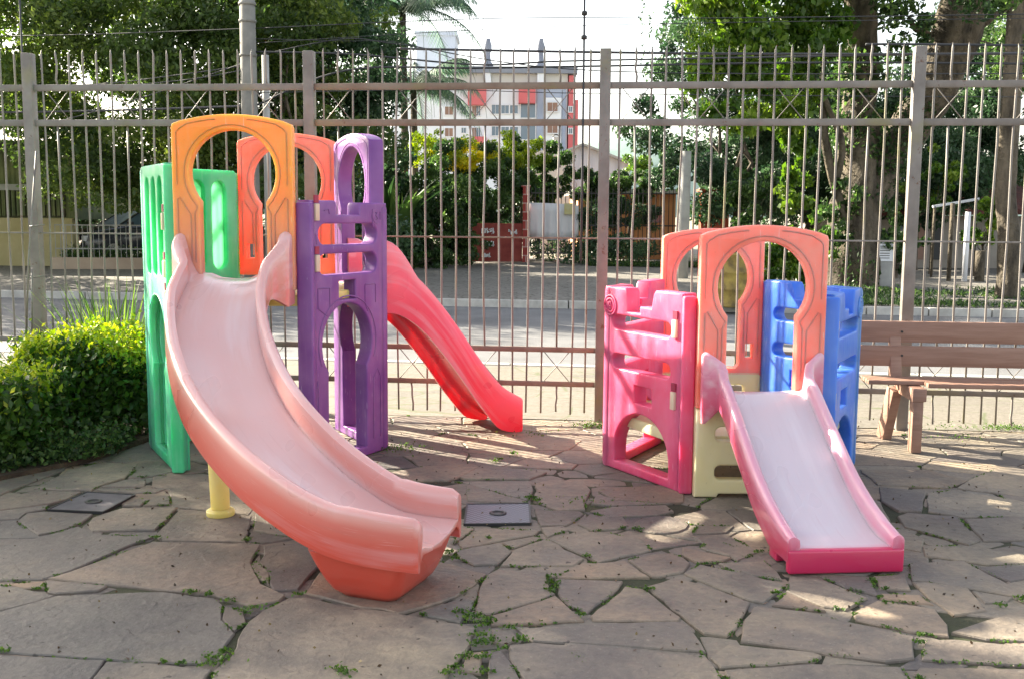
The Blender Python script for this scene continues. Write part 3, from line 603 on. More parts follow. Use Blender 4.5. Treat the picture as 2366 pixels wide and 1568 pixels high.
def slide_mat(name, deep, pale, bed, nearz):
    """plastic rubbed pale where children slide, deep pigment near the ground and under the rim"""
    m, t, p, L = nodes(name)
    a = t.nodes.new('ShaderNodeAttribute'); a.attribute_name = 'worn'
    n1 = noise(t, 2.2, 3); n2 = noise(t, 70, 3)
    ad = t.nodes.new('ShaderNodeMath'); ad.operation = 'MULTIPLY_ADD'; L.new(n1.outputs[0], ad.inputs[0]); ad.inputs[1].default_value = .14; L.new(a.outputs['Fac'], ad.inputs[2])
    c = ramp(t, ad.outputs[0], [(.15, deep), (.55, pale), (1, bed)]).outputs[0]
    ru = t.nodes.new('ShaderNodeAttribute'); ru.attribute_name = 'run'
    def streak(sx, sy, lo, hi, k, w=0):               # rubbed tracks that follow the chute
        mp = t.nodes.new('ShaderNodeMapping'); mp.inputs['Scale'].default_value = (sx, sy, sx); mp.inputs['Location'].default_value = (w, w, w); L.new(ru.outputs['Vector'], mp.inputs[0])
        n_ = t.nodes.new('ShaderNodeTexNoise'); n_.inputs['Scale'].default_value = 1; n_.inputs['Detail'].default_value = 4; L.new(mp.outputs[0], n_.inputs['Vector'])
        return ramp(t, n_.outputs[0], [(lo, (0, 0, 0)), (hi, (k, k, k))]).outputs[0]
    c = mixc(t, streak(11, .9, .5, .72, .38), c, (.74, .68, .72))
    c = mixc(t, streak(60, 3, .60, .76, .15, 3), c, tuple(q * .62 for q in pale))
    c = mixc(t, streak(190, 9, .64, .74, .16, 8), c, (.80, .76, .76))
    sp = ramp(t, noise(t, 120, 2, w=9).outputs[0], [(.70, (0, 0, 0)), (.78, (.5, .5, .5))]).outputs[0]
    c = mixc(t, sp, c, (.32, .22, .2)); L.new(c, p.inputs['Base Color'])
    L.new(ramp(t, noise(t, 3, 2, w=2, vec_scale=(1, .4, 1)).outputs[0], [(.2, (.22,) * 3), (.8, (.36,) * 3)]).outputs[0], p.inputs['Roughness'])
    p.inputs['Subsurface Weight'].default_value = .4; p.inputs['Subsurface Radius'].default_value = (.1, .05, .04); p.inputs['Subsurface Scale'].default_value = .5
    p.inputs['Coat Weight'].default_value = .5; p.inputs['Coat Roughness'].default_value = .16
    b2 = t.nodes.new('ShaderNodeMath'); b2.operation = 'MULTIPLY_ADD'; L.new(n2.outputs[0], b2.inputs[0]); b2.inputs[1].default_value = .05; L.new(n1.outputs[0], b2.inputs[2])
    bump(t, L, p, b2.outputs[0], .12, .012); return m
M['slide_long'] = slide_mat('slide_salmon', (.60, .08, .05), (.66, .27, .23), (.66, .43, .42), 0)
M['slide_short'] = slide_mat('slide_rose', (.54, .025, .10), (.64, .25, .36), (.60, .52, .57), 0)
M['slide_red'] = slide_mat('slide_red', (.84, .02, .045), (.78, .12, .18), (.74, .30, .34), 0)

def smooth(pts, k):
    out = []
    n = len(pts)
    P_ = lambda i: Vector(pts[min(max(i, 0), n - 1)])
    for i in range(n - 1):
        for q in range(k):
            u = q / k; a, b, c, d = P_(i - 1), P_(i), P_(i + 1), P_(i + 2)
            out.append(.5 * (2 * b + (c - a) * u + (2 * a - 5 * b + 4 * c - d) * u * u + (3 * b - a - 3 * c + d) * u ** 3))
    out.append(Vector(pts[-1])); return out
def slide_mesh(path, prof_fn, head0=None, head1=None, cap=True):
    """sweep a closed cross-section (side, up, worn) along the path; side is to the right of travel"""
    n = len(path); V_, W_, S_ = [], [], []; m_ = None; al = 0
    for i, c in enumerate(path):
        t_ = path[min(i + 1, n - 1)] - path[max(i - 1, 0)]; t_.z = 0; t_.normalize()
        if i == 0 and head0: t_ = Vector(head0).normalized()
        if i == n - 1 and head1: t_ = Vector(head1).normalized()
        s_ = Vector((t_.y, -t_.x, 0)); pr = prof_fn(i / (n - 1)); m_ = len(pr)
        if i: al += (path[i] - path[i - 1]).length
        for q in pr:
            fwd = q[3] if len(q) > 3 else 0
            V_.append(tuple(c + s_ * q[0] + Vector((0, 0, q[1])) + t_ * fwd)); W_.append(q[2]); S_ += [q[0], al, q[1]]
    F_ = [(i * m_ + k, i * m_ + (k + 1) % m_, (i + 1) * m_ + (k + 1) % m_, (i + 1) * m_ + k) for i in range(n - 1) for k in range(m_)]
    me = bpy.data.meshes.new('slide'); me.from_pydata(V_, [], F_ + ([tuple(reversed(range(m_))), tuple((n - 1) * m_ + k for k in range(m_))] if cap else [])); me.update()
    a_ = me.attributes.new('worn', 'FLOAT', 'POINT'); a_.data.foreach_set('value', W_); a2 = me.attributes.new('run', 'FLOAT_VECTOR', 'POINT'); a2.data.foreach_set('vector', S_)
    bm = bmesh.new(); bm.from_mesh(me)
    bmesh.ops.triangulate(bm, faces=[f for f in bm.faces if len(f.verts) > 4], ngon_method='EAR_CLIP'); bmesh.ops.recalc_face_normals(bm, faces=bm.faces); bm.to_mesh(me); bm.free()
    finish(me, 50); return me
def trough(w, wi, rim, skirt, th, rr=.022, wb=0, wr=0, ws=0, bedcurve=.0):
    """cross-section of a slide: w half width, wi half width of the bed, rim height, skirt depth, th wall thickness"""
    pr = []
    rc = (w + wi) / 2 * 1.0; rw = max(.008, min(rr, (w - wi) * .5))
    def side(s):
        L_ = [(w - .004, -skirt, ws), (w, -skirt * .5, ws), (w, rim * .45, ws * .6 + wr * .4), (w, rim - rr, wr)]
        L_ += [(w - rr + rr * math.cos(R(a)), rim - rr + rr * math.sin(R(a)), wr) for a in (30, 60, 90)]
        x0 = w - rr - .012
        L_ += [(x0, rim - .003, wr), (x0 - .015, rim - .015, wr * .8 + wb * .2)]
        x1 = x0 - .02
        for u in (.25, .5, .7, .85, .95): L_.append((x1 + (wi - .03 - x1) * u ** 1.6 if False else x1 + (wi - x1) * u, (rim - .02) * (1 - u) ** 2 + .0, wb * u + wr * .6 * (1 - u)))
        L_.append((wi - .03, 0, wb))
        return [(s * a, b, c) for a, b, c in L_]
    r_ = side(1); l_ = side(-1)
    pr = r_ + [(wi * .5, -bedcurve * .8, wb), (0, -bedcurve, wb), (-wi * .5, -bedcurve * .8, wb)] + l_[::-1]
    pr += [(-(w - th), -skirt, ws), (-(w - th - .004), -th - .03, ws), (-(wi - .02), -th - .005, ws), (0, -th - bedcurve, ws), (wi - .02, -th - .005, ws), (w - th - .004, -th - .03, ws), (w - th, -skirt, ws)]
    return pr
def sst(u): u = max(0, min(1, u)); return u * u * (3 - 2 * u)
def lerp(a, b, u): return a + (b - a) * max(0, min(1, u))

# ------------------------------------------------------------------ playset parts
def arch_mesh(hw=.345, top=1.0, cor=.945, hz=.665, hr=.247, neck=.19, nz=.47, bot=.055, closed=True, slot=False, T=.085, square=False):
    n = 14
    out = [(-hw, 0), (hw, 0), (hw, cor)] + [(hw * (1 - 2 * i / n), cor + (top - cor) * math.sin(math.pi * i / n) ** .8) for i in range(1, n)] + [(-hw, cor)]
    out = [(-hw, 0), (hw, 0)] + [(hw, cor - .02), (hw - .008, cor)] + out[3:-1] + [(-hw + .008, cor), (-hw, cor - .02)]
    a0 = math.degrees(math.asin((nz + .035 - hz) / hr))
    hole = arc(0, hz, hr, a0, 180 - a0, 30)
    k = hr * math.cos(R(a0))
    hole = [(neck, bot + .02), (neck, nz - .02)] + hole + [(-neck, nz - .02), (-neck, bot + .02), (-neck + .02, bot), (neck - .02, bot)]
    loops = [out, hole]
    if slot: loops.append([(.235, .12), (.285, .12), (.285, .22), (.235, .22)]); loops.append([(-.285, .12), (-.235, .12), (-.235, .22), (-.285, .22)])
    me = curve_mesh(loops, T, .010, 2)
    mb = MB()
    for yy in (-T / 2, T / 2):                        # moulded beads
        g_ = .028
        lp = [(neck + g_, .16), (neck + g_, nz - .03)] + arc(0, hz, hr + g_, a0 - 3, 183 - a0, 26) + [(-neck - g_, nz - .03), (-neck - g_, .16)]
        mb.tube([(u, yy, v) for u, v in lp], .0035, 5)
        for s in (-1, 1):
            e = [(s * (hw - .03), yy, .60), (s * (hw - .03), yy, cor - .05), (s * (hw - .045), yy, cor - .03)] + [(s * (hw - .05) * (1 - q * .14), yy, cor - .028 + (top - cor) * math.sin(math.pi * (.06 + q * .07)) ** .8) for q in range(1, 6)]
            mb.tube(e, .0035, 5)
            mb.tube([(s * (neck + .05), yy, .14), (s * (neck + .05), yy, nz - .04), (s * (neck + .075), yy, nz + .0), (s * (neck + .11), yy, nz + .06), (s * (neck + .125), yy, nz + .05), (s * (neck + .125), yy, .14)], .0035, 5)
    join_into(me, mb); finish(me, 40); return me
def round_box(me_name, a, b, mat, parent, bev=.006, rz=0):
    mb = MB(); mb.box(a, b, rz); return mb.build(me_name, mat, parent, bev)

def wing(parent, name, S, Cn, H_, mat, spec, pegs=True, lab=None, flat=True, wallhalf=None, tone=None):
    """one wing of a castle wall from S (beside an arch) to the corner Cn, local metres; returns the wall object"""
    S = Vector(S); Cn = Vector(Cn); d = (Cn - S); L_ = d.length; d.normalize()
    out = Vector((d.y, -d.x));
    if out.dot((S + Cn) / 2) < 0: out = -out
    return S, Cn, d, out, L_
def castle(parent, sx, mat, H_, front, back, HB=None, name='castle_wall', label=None, col_h=None, pegz=(.93, .53), emblem=None):
    """folded two-wing wall; sx is -1 for the left corner, +1 for the right one. front/back give loops for each wing"""
    HB = HB or H_
    T = .10
    Cn = Vector((sx * .79, 0)); me_all = bmesh.new()
    holder = None
    for sgn, spec, hh in ((-1, front, H_), (1, back, HB)):
        S = Vector((sx * .42, sgn * .665)); d = Cn - S; L_ = d.length; d.normalize()
        out = Vector((d.y, -d.x));
        if out.dot(S + Cn) < 0: out = -out
        sp_ = spec(L_, hh); outline, holes, beads = sp_[:3]
        if len(sp_) > 3:                               # hollows pressed into both faces: solid core between two pierced skins
            me = curve_mesh([outline] + holes, .016, .003, 1)
            for f_ in me.polygons: f_.material_index = 1
            b3 = bmesh.new(); b3.from_mesh(me)
            for s3 in (-1, 1):
                m3 = curve_mesh([outline] + holes + sp_[3], .043, .010, 2); m3.transform(Matrix.Translation((0, s3 * .0285, 0))); b3.from_mesh(m3); bpy.data.meshes.remove(m3)
            b3.to_mesh(me); b3.free()
        else: me = curve_mesh([outline] + holes, T, .012, 2)
        if beads:
            mb = MB()
            for bd in beads: mb.tube([(u, -T / 2, v) for u, v in bd], .0045, 5)
            join_into(me, mb)
        # local panel: u along d, outer face is -y side -> out
        ctr = S - out * (T / 2)
        mt = Matrix(((d.x, -out.x, 0, ctr.x), (d.y, -out.y, 0, ctr.y), (0, 0, 1, 0), (0, 0, 0, 1)))
        me.transform(mt)
        if mt.determinant() < 0: me.flip_normals()
        me_all.from_mesh(me); bpy.data.meshes.remove(me)
        fl = MB(); x1 = sx * .345
        fl.box((min(x1, S.x), sgn * .615 if sgn > 0 else -.71, 0), (max(x1, S.x + sx * .02), .71 if sgn > 0 else -.615, hh - .012))
        t = fl.mesh('f'); b2 = bmesh.new(); b2.from_mesh(t); bmesh.ops.bevel(b2, geom=list(b2.edges), offset=.014, segments=3, profile=.5, affect='EDGES'); b2.to_mesh(t); b2.free(); me_all.from_mesh(t)
    colm = MB(); hc = col_h or max(H_, HB)
    cc = Cn - Vector((sx * .058, 0))
    colm.lathe([(.0, hc - .004), (.04, hc - .004), (.054, hc - .014), (.058, hc - .03), (.058, .03), (.05, 0), (0, 0)], 20, (cc.x, cc.y, 0))
    t = colm.mesh('f'); me_all.from_mesh(t)
    me = bpy.data.meshes.new(name); me_all.to_mesh(me); me_all.free(); finish(me, 38)
    o = link(name, me, mat, parent)
    if any(f_.material_index for f_ in me.polygons): me.materials.append(M['green_thin'])
    if label: o['label'] = label
    for sgn in (-1, 1):
        for z in pegz:
            S = Vector((sx * .42, sgn * .665)); d = (Cn - S).normalized(); out = Vector((d.y, -d.x))
            if out.dot(S + Cn) < 0: out = -out
            p_ = S + d * .055 + out * .004; an = math.atan2(d.y, d.x)
            mb = MB(); mb.box((p_.x - .019, p_.y - .012, z), (p_.x + .019, p_.y + .012, z + .10), an); mb.build('peg', M['peg'], o, .004)
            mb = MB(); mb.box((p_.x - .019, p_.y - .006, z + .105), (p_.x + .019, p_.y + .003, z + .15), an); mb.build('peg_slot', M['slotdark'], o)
    if emblem:
        S = Vector((sx * .42, -.665)); d = (Cn - S); L_ = d.length; d.normalize(); out = Vector((d.y, -d.x))
        if out.dot(S + Cn) < 0: out = -out
        u, z, r = emblem; c = Vector(((S + d * u).x, (S + d * u).y, z))
        D3 = Vector((d.x, d.y, 0)); O3 = Vector((out.x, out.y, 0)); Z3 = Vector((0, 0, 1))
        mb = MB()
        for rr in (r, r * .68):
            mb.tube([c + D3 * (rr * math.cos(a * math.pi / 12)) + Z3 * (rr * math.sin(a * math.pi / 12)) + O3 * .001 for a in range(25)], .008, 6)
        mb.tube([c + D3 * a * r + Z3 * b * r + O3 * .002 for a, b in ((-.3, -.32), (-.05, .4), (.08, .38), (.32, -.3), (.1, -.38), (-.3, -.32))], .005, 6)
        mb.tube([c + D3 * a * r + Z3 * b * r + O3 * .002 for a, b in ((-.12, -.1), (.14, -.08))], .004, 6)
        mb.build('emblem', mat, o)
    return o
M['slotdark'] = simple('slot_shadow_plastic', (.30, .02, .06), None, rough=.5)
def cast_spec(kind):
    def f(L_, h):
        u0, u1 = .10, .675
        beads = []
        if kind == 'small':                           # 1.12 m wall of the small playset
            out = [(0, 0), (L_, 0), (L_, h - .005), (.55, h - .005), (.53, h - .03), (.53, h - .145), (.40, h - .145), (.40, h - .105), (.29, h - .105), (.27, h - .02), (.25, h), (0, h)]
            holes = [rrect(u0, .862, u1, .948, .042), rrect(u0, .628, u1, .715, .042), [(.27, .44), (.44, .44), (.44, .545), (.27, .545)],
                     [(u0, .055)] + [(.37 + -.27 * math.cos(math.pi * i / 18), .13 + .25 * math.sin(math.pi * i / 18)) for i in range(19)] + [(u0 + .54, .055)]]
        else:                                         # 1.62 m wall of the tall playset
            out = [(0, 0), (L_, 0), (L_, h - .01), (.49, h - .01), (.475, h - .03), (.475, h - .085), (.25, h - .085), (.25, h - .01), (.235, h), (0, h)]
            holes = [rrect(u0 - .02, 1.355, u1 - .02, 1.482, .062), rrect(u0 - .02, 1.175, u1 - .02, 1.302, .062), [(.27, 1.02), (.43, 1.02), (.43, 1.135), (.27, 1.135)], door(.35)]
            for s in (-1, 1):
                x = .35 + s * .23
                beads += [[(x - .05, 1.10), (x + .05, 1.10), (x + .055, 1.09), (x + .055, .98)], [(x - .055, 1.10), (x - .055, .98), (x + s * -.03, .93)], [(x - .02 + s * .045, .10), (x - .02 + s * .045, .5), (x + s * .07, .55), (x + .01 + s * .09, .5), (x + .01 + s * .09, .1)]]
            beads += [arc(.35, .755, .285, -25, 205, 24), [(.62, 1.46), (.60, 1.52), (.61, 1.57)], arc(.66, 1.53, .05, 150, 280, 8), [(.64, 1.55), (.66, 1.555), (.645, 1.53), (.665, 1.51), (.645, 1.505)], [(.69, 1.555), (.69, 1.505)], [(.71, 1.55), (.735, 1.55), (.735, 1.51), (.71, 1.51)], [(.13, 1.56), (.17, 1.57), (.18, 1.54)], [(.03, 1.42), (.055, 1.42), (.06, 1.36)]]
        return out, holes, beads
    return f
def door(c, r=.245, cz=.75, neck=.19, nz=.56, bot=.06):
    a0 = math.degrees(math.asin((nz + .03 - cz) / r))
    return [(c + neck, bot), (c + neck, nz - .02)] + arc(c, cz, r, a0, 180 - a0, 28) + [(c - neck, nz - .02), (c - neck, bot)]
def low_spec(L_, h):
    return [(0, 0), (L_, 0), (L_, h), (0, h)], [door(.37)], [arc(.37, .75, .285, -25, 205, 24)]
def green_spec(L_, h):                                # solid wall with three upright hollows and a doorway below
    out = [(0, 0), (L_, 0), (L_, h - .02), (L_ - .02, h), (.02, h), (0, h - .02)]
    b = []
    b.append(arc(.37, .755, .285, -25, 205, 24))
    return out, [door(.37, r=.25, cz=.78, bot=.06)], b, [arc(c, 1.69, .068, 0, 180, 10) + arc(c, 1.22, .068, 180, 360, 10) for c in (.17, .37, .57)]

def platform(parent, z, mat):
    mb = MB(); o = [(-.40, -.68), (.40, -.68), (.70, 0), (.40, .68), (-.40, .68), (-.70, 0)]
    mb.add([(x, y, z - .07) for x, y in o] + [(x, y, z) for x, y in o], [tuple(reversed(range(6))), tuple(range(6, 12))] + [(i, (i + 1) % 6, 6 + (i + 1) % 6, 6 + i) for i in range(6)])
    return mb.build('platform', mat, parent, .01)
def place_arch(parent, name, z, y, mat, label=None, slot=False, rot=0, x=0, dx=1):
    o = link(name, arch_mesh(slot=slot), mat, parent); o.location = (x, y, z); o.rotation_euler.z = rot
    if label: o['label'] = label
    return o

# ---- tall playset (left)
CL = Vector((-1.605, 6.89, 0))
PL = thing('playset', CL, 'tall plastic playset with green and purple walls, orange arches and a long salmon slide', 'playset')
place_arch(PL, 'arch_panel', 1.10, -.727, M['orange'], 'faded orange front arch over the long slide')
place_arch(PL, 'arch_panel', 1.10, .727, M['coral'], 'coral orange rear arch', slot=True)
castle(PL, 1, M['purple'], 1.62, cast_spec('tall'), low_spec, HB=1.10, col_h=1.60, label='purple castle wall with two window slots and a keyhole doorway', pegz=(1.50, 1.20), emblem=None)
g = castle(PL, -1, M['green'], 1.83, green_spec, green_spec, label='green wall with upright hollows', pegz=(1.44, 1.16, .98))
# upright hollows of the green wall: shallow troughs on both faces
platform(PL, 1.07, M['yellow'])
# arch over the side exit, on the rear right side
dr = Vector((.42, .665)) - Vector((.79, 0)); dl = dr.length; dn = dr.normalized(); on = Vector((.874, .486))
mid = Vector((.605, .3325)) - on * .05
o = link('arch_panel', arch_mesh(hw=.335, T=.10), M['purple'], PL); o.location = (mid.x, mid.y, 1.07); o.rotation_euler.z = math.atan2(dn.y, dn.x); o['label'] = 'purple side arch above the red slide'
mb = MB(); mb.box((-.02 + .0, -.55, .0), (.0, -.53, .0))
# long curved slide
pl = [(-1.605, 6.17, 1.195), (-1.615, 6.0, 1.165), (-1.61, 5.76, 1.02), (-1.54, 5.51, .865), (-1.427, 5.24, .73), (-1.279, 4.967, .605), (-1.08, 4.705, .480), (-.847, 4.475, .365), (-.58, 4.295, .275), (-.285, 4.205, .255)]
path = smooth([Vector(p_) - CL for p_ in pl], 7)
def long_prof(u):
    e = max(0, 1 - u / .07); e2 = max(0, 1 - u / .16)
    w_ = .262 + .078 * sst(e2 * 2.4 - .3)
    wi = lerp(.17, .215, u / .12); rim = .125 + .12 * sst(1 - (u - .035) / .11) + .02 * math.sin(min(1, u) * 3.1)
    skirt = .075 + .10 * sst(e2 * 2.2 - .25) + .01 * u
    if u > .9: rim = lerp(.14, .125, (u - .9) * 10)
    if u > .985: rim -= .018; w_ -= .006
    dz = lerp(.45, .06, (u - .45) / .5)
    return trough(w_, wi, rim, skirt, .022, rr=.026 + .012 * sst(e2 * 2), wb=lerp(.95, .78, (u - .3) * 1.2), wr=lerp(.80, .62, (u - .4) * 1.4), ws=lerp(.42, .04, (u - .25) / .6), bedcurve=.03)
me = slide_mesh(path, long_prof, (0, -1, 0), (.96, -.28, 0))
so = link('slide', me, M['slide_long'], PL); so['label'] = 'long curved salmon slide'
# foot block of the long slide, tapering to the ground
def foot(parent, c, hd, w0, w1, l0, l1, z0, z1, mat, worn=0.02):
    hd = Vector(hd).normalized(); sd = Vector((hd.y, -hd.x, 0)); V_ = []
    n = 6
    for i in range(n + 1):
        u = i / n; k = u ** .6; ww = w0 + (w1 - w0) * k; z = z0 + (z1 - z0) * u
        b_ = l0[0] + (l1[0] - l0[0]) * k; f_ = l0[1] + (l1[1] - l0[1]) * k
        r_ = .05
        ring = []
        for sx_, sy_ in ((1, 1), (-1, 1), (-1, 0), (1, 0)):
            cx_, cy_ = sx_ * (ww - r_), (f_ - r_ if sy_ else b_ + r_)
            a0 = {(1, 1): 0, (-1, 1): 90, (-1, 0): 180, (1, 0): 270}[(sx_, sy_)]
            for a in range(0, 91, 18): ring.append((cx_ + r_ * math.cos(R(a0 + a)), cy_ + r_ * math.sin(R(a0 + a))))
        V_ += [tuple(Vector(c) + sd * a + hd * b + Vector((0, 0, z))) for a, b in ring]
    m_ = len(V_) // (n + 1)
    me = bpy.data.meshes.new('foot'); me.from_pydata(V_, [], [(i * m_ + k, (i + 1) * m_ + k, (i + 1) * m_ + (k + 1) % m_, i * m_ + (k + 1) % m_) for i in range(n) for k in range(m_)] + [tuple(range(m_)), tuple(n * m_ + k for k in reversed(range(m_)))]); me.update()
    a_ = me.attributes.new('worn', 'FLOAT', 'POINT'); a_.data.foreach_set('value', [worn + .1 * (v_.co.z - z0) for v_ in me.vertices])
    bm = bmesh.new(); bm.from_mesh(me); bmesh.ops.recalc_face_normals(bm, faces=bm.faces); bm.to_mesh(me); bm.free()
    finish(me, 50); return link('slide_foot', me, mat, parent)
foot(so, Vector((-.318, 4.215, 0)) - CL, (.93, -.36, 0), .165, .25, (-.34, -.10), (-.46, -.01), 0.0, .20, M['slide_long'])
mb = MB(); bb = gr(510, 1190) - CL; tt = Vector((-1.43, 5.24, .68)) - CL + Vector((-.06, .0, 0))
mb.tube([bb + Vector((0, 0, .03)), tt], [.048, .054], 20); mb.lathe([(0, 0), (.066, 0), (.072, .008), (.072, .028), (.062, .036), (.048, .04)], 24, tuple(bb)); o = mb.build('support_leg', M['yellow'], PL); finish(o.data, 40)
# red slide at the far side
hd = Vector((.86, .51, 0)).normalized()
def rpt(s, z): return Vector((-1.02, 7.15, 0)) + hd * s + Vector((0, 0, z)) - CL
path = smooth([rpt(0, 1.06), rpt(.15, 1.045), rpt(.30, .955), rpt(.46, .79), rpt(.62, .59), rpt(.77, .385), rpt(.95, .18), rpt(1.12, .075)], 5)
def red_prof(u):
    e = max(0, 1 - u / .28)
    return trough(.27, .22, .165 + .15 * math.sin(min(1, e * 1.2) * math.pi / 2), lerp(.165, .075, (u - .84) / .16), .022, rr=.022, wb=.9, wr=.62, ws=lerp(.4, .12, u), bedcurve=.01)
o = link('slide', slide_mesh(path, red_prof), M['slide_red'], PL); o['label'] = 'short red slide at the back, seen from its side'
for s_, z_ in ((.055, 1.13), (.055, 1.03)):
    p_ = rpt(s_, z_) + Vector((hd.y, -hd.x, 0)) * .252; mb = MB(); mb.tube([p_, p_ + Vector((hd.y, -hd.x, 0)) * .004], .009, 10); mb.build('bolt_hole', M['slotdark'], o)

# ---- low playset (right)
CR = Vector((1.36, 6.50, 0))
PR = thing('playset', CR, 'low plastic playset with pink and blue castle walls, coral arches and a straight rose slide', 'playset')
place_arch(PR, 'arch_panel', .50, -.727, M['red_orange'], 'coral front arch over the straight slide')
place_arch(PR, 'arch_panel', .46, .727, M['red_orange'], 'coral rear arch', slot=True)
castle(PR, -1, M['magenta'], 1.12, cast_spec('small'), cast_spec('small'), label='pink castle wall with window slots and a low arched doorway', pegz=(.87, .465), emblem=(.70, 1.0, .06))
castle(PR, 1, M['blue'], 1.12, cast_spec('small'), cast_spec('small'), label='blue castle wall with window slots', pegz=(.87, .465), emblem=(.70, 1.0, .06))
platform(PR, .33, M['cream'])
for yy in (-.727, .727):
    me = curve_mesh([[(-.345, 0), (-.22, 0), (-.21, .02), (.21, .02), (.22, 0), (.345, 0), (.345, .495), (-.345, .495)], rrect(-.235, .315, .235, .395, .03), rrect(-.235, .10, .235, .18, .03)], .085, .014, 3)
    finish(me, 40); o = link('ladder_panel', me, M['cream'], PR); o.location = (0, yy, 0)
# straight slide
hd2 = Vector((.085, -1.0, 0)).normalized()
def spt(s, z): return Vector((1.365, 5.735, 0)) + hd2 * s + Vector((0, 0, z)) - CR
path = smooth([spt(0, .600), spt(.08, .597), spt(.17, .565), spt(.32, .475), spt(.52, .353), spt(.72, .235), spt(.92, .150), spt(1.06, .112), spt(1.24, .105)], 6)
def short_prof(u):
    e = max(0, 1 - u / .13)
    rim = .095 + .12 * sst(1 - (u - .05) / .13); w_ = .262 + .075 * sst(e * 2.2 - .2)
    if u > .86: rim = lerp(.095, .062, (u - .86) / .12)
    skirt = .085 + .09 * sst(e * 2.2 - .2)
    if u > .80: skirt = lerp(.085, .06, (u - .8) * 8)
    wb = 1.0 if u < .93 else lerp(1, .35, (u - .93) / .07)
    return trough(w_, lerp(.19, .212, u / .2), rim, skirt, .02, rr=.024, wb=wb, wr=lerp(.62, .5, u), ws=lerp(.25, .02, u), bedcurve=.004)
so = link('slide', slide_mesh(path, short_prof), M['slide_short'], PR); so['label'] = 'short straight slide, bed worn pale'
fc = Vector((1.365, 5.735, 0)) + hd2 * 1.24 - CR
mb = MB(); sd = Vector((hd2.y, -hd2.x, 0)); an = math.atan2(hd2.y, hd2.x) + math.pi / 2
mb.box((fc.x - .262, fc.y - .008, 0), (fc.x + .262, fc.y + .035, .108), an); o = mb.build('slide_foot', M['slide_short'], so, .012, 3)
a_ = o.data.attributes.new('worn', 'FLOAT', 'POINT'); a_.data.foreach_set('value', [.03] * len(o.data.vertices))
for s in (-1, 1):
    mb = MB()
    q = Vector((1.365, 5.735, 0)) + hd2 * 1.02 - CR + sd * .235 * s; mb.box((q.x - .02, q.y - .05, 0), (q.x + .02, q.y + .05, .06), an)
    mb.build('slide_foot', M['slide_short'], so, .008)

# ------------------------------------------------------------------ bench
BN = thing('bench', (3.25, 7.0, 0), 'brown wooden slatted bench in front of the fence, cut by the right edge', 'bench', rz=R(-5.0))
for z0, z1, yo in ((.525, .665, .20), (.685, .83, .235)):
    mb = MB(); mb.box((-.905, yo, z0), (1.05, yo + .03, z1)); mb.build('back_board', M['wood'], BN, .004)
for k, y0 in enumerate((-.17, -.06, .05)):
    mb = MB(); mb.box((-.86 if k else -.50, y0, .435), (1.03, y0 + .098, .465)); mb.build('seat_board', M['wood'], BN, .004)
for x0 in (-.56, .70):
    mb = MB(); mb.bar((x0, -.13, 0), (x0, -.13, .37), .065, .09); mb.build('leg', M['wood'], BN, .004)
    mb = MB(); mb.bar((x0 - .09, .30, 0), (x0 - .06, .19, .37), .07, .09); mb.build('leg', M['wood'], BN, .004)
    mb = MB(); mb.box((x0 - .045, -.19, .345), (x0 + .045, .26, .432)); mb.build('seat_beam', M['wood'], BN, .004)
    mb = MB(); mb.bar((x0 - .06, .17, .40), (x0 - .06, .285, .82), .075, .045); mb.build('back_post', M['wood'], BN, .004)
    for z in (.6, .76):
        mb = MB(); mb.tube([(x0 - .02, .20 + (z > .7) * .035 - .004, z), (x0 - .02, .22, z)], .008, 8); mb.build('bolt', M['dark'], BN)
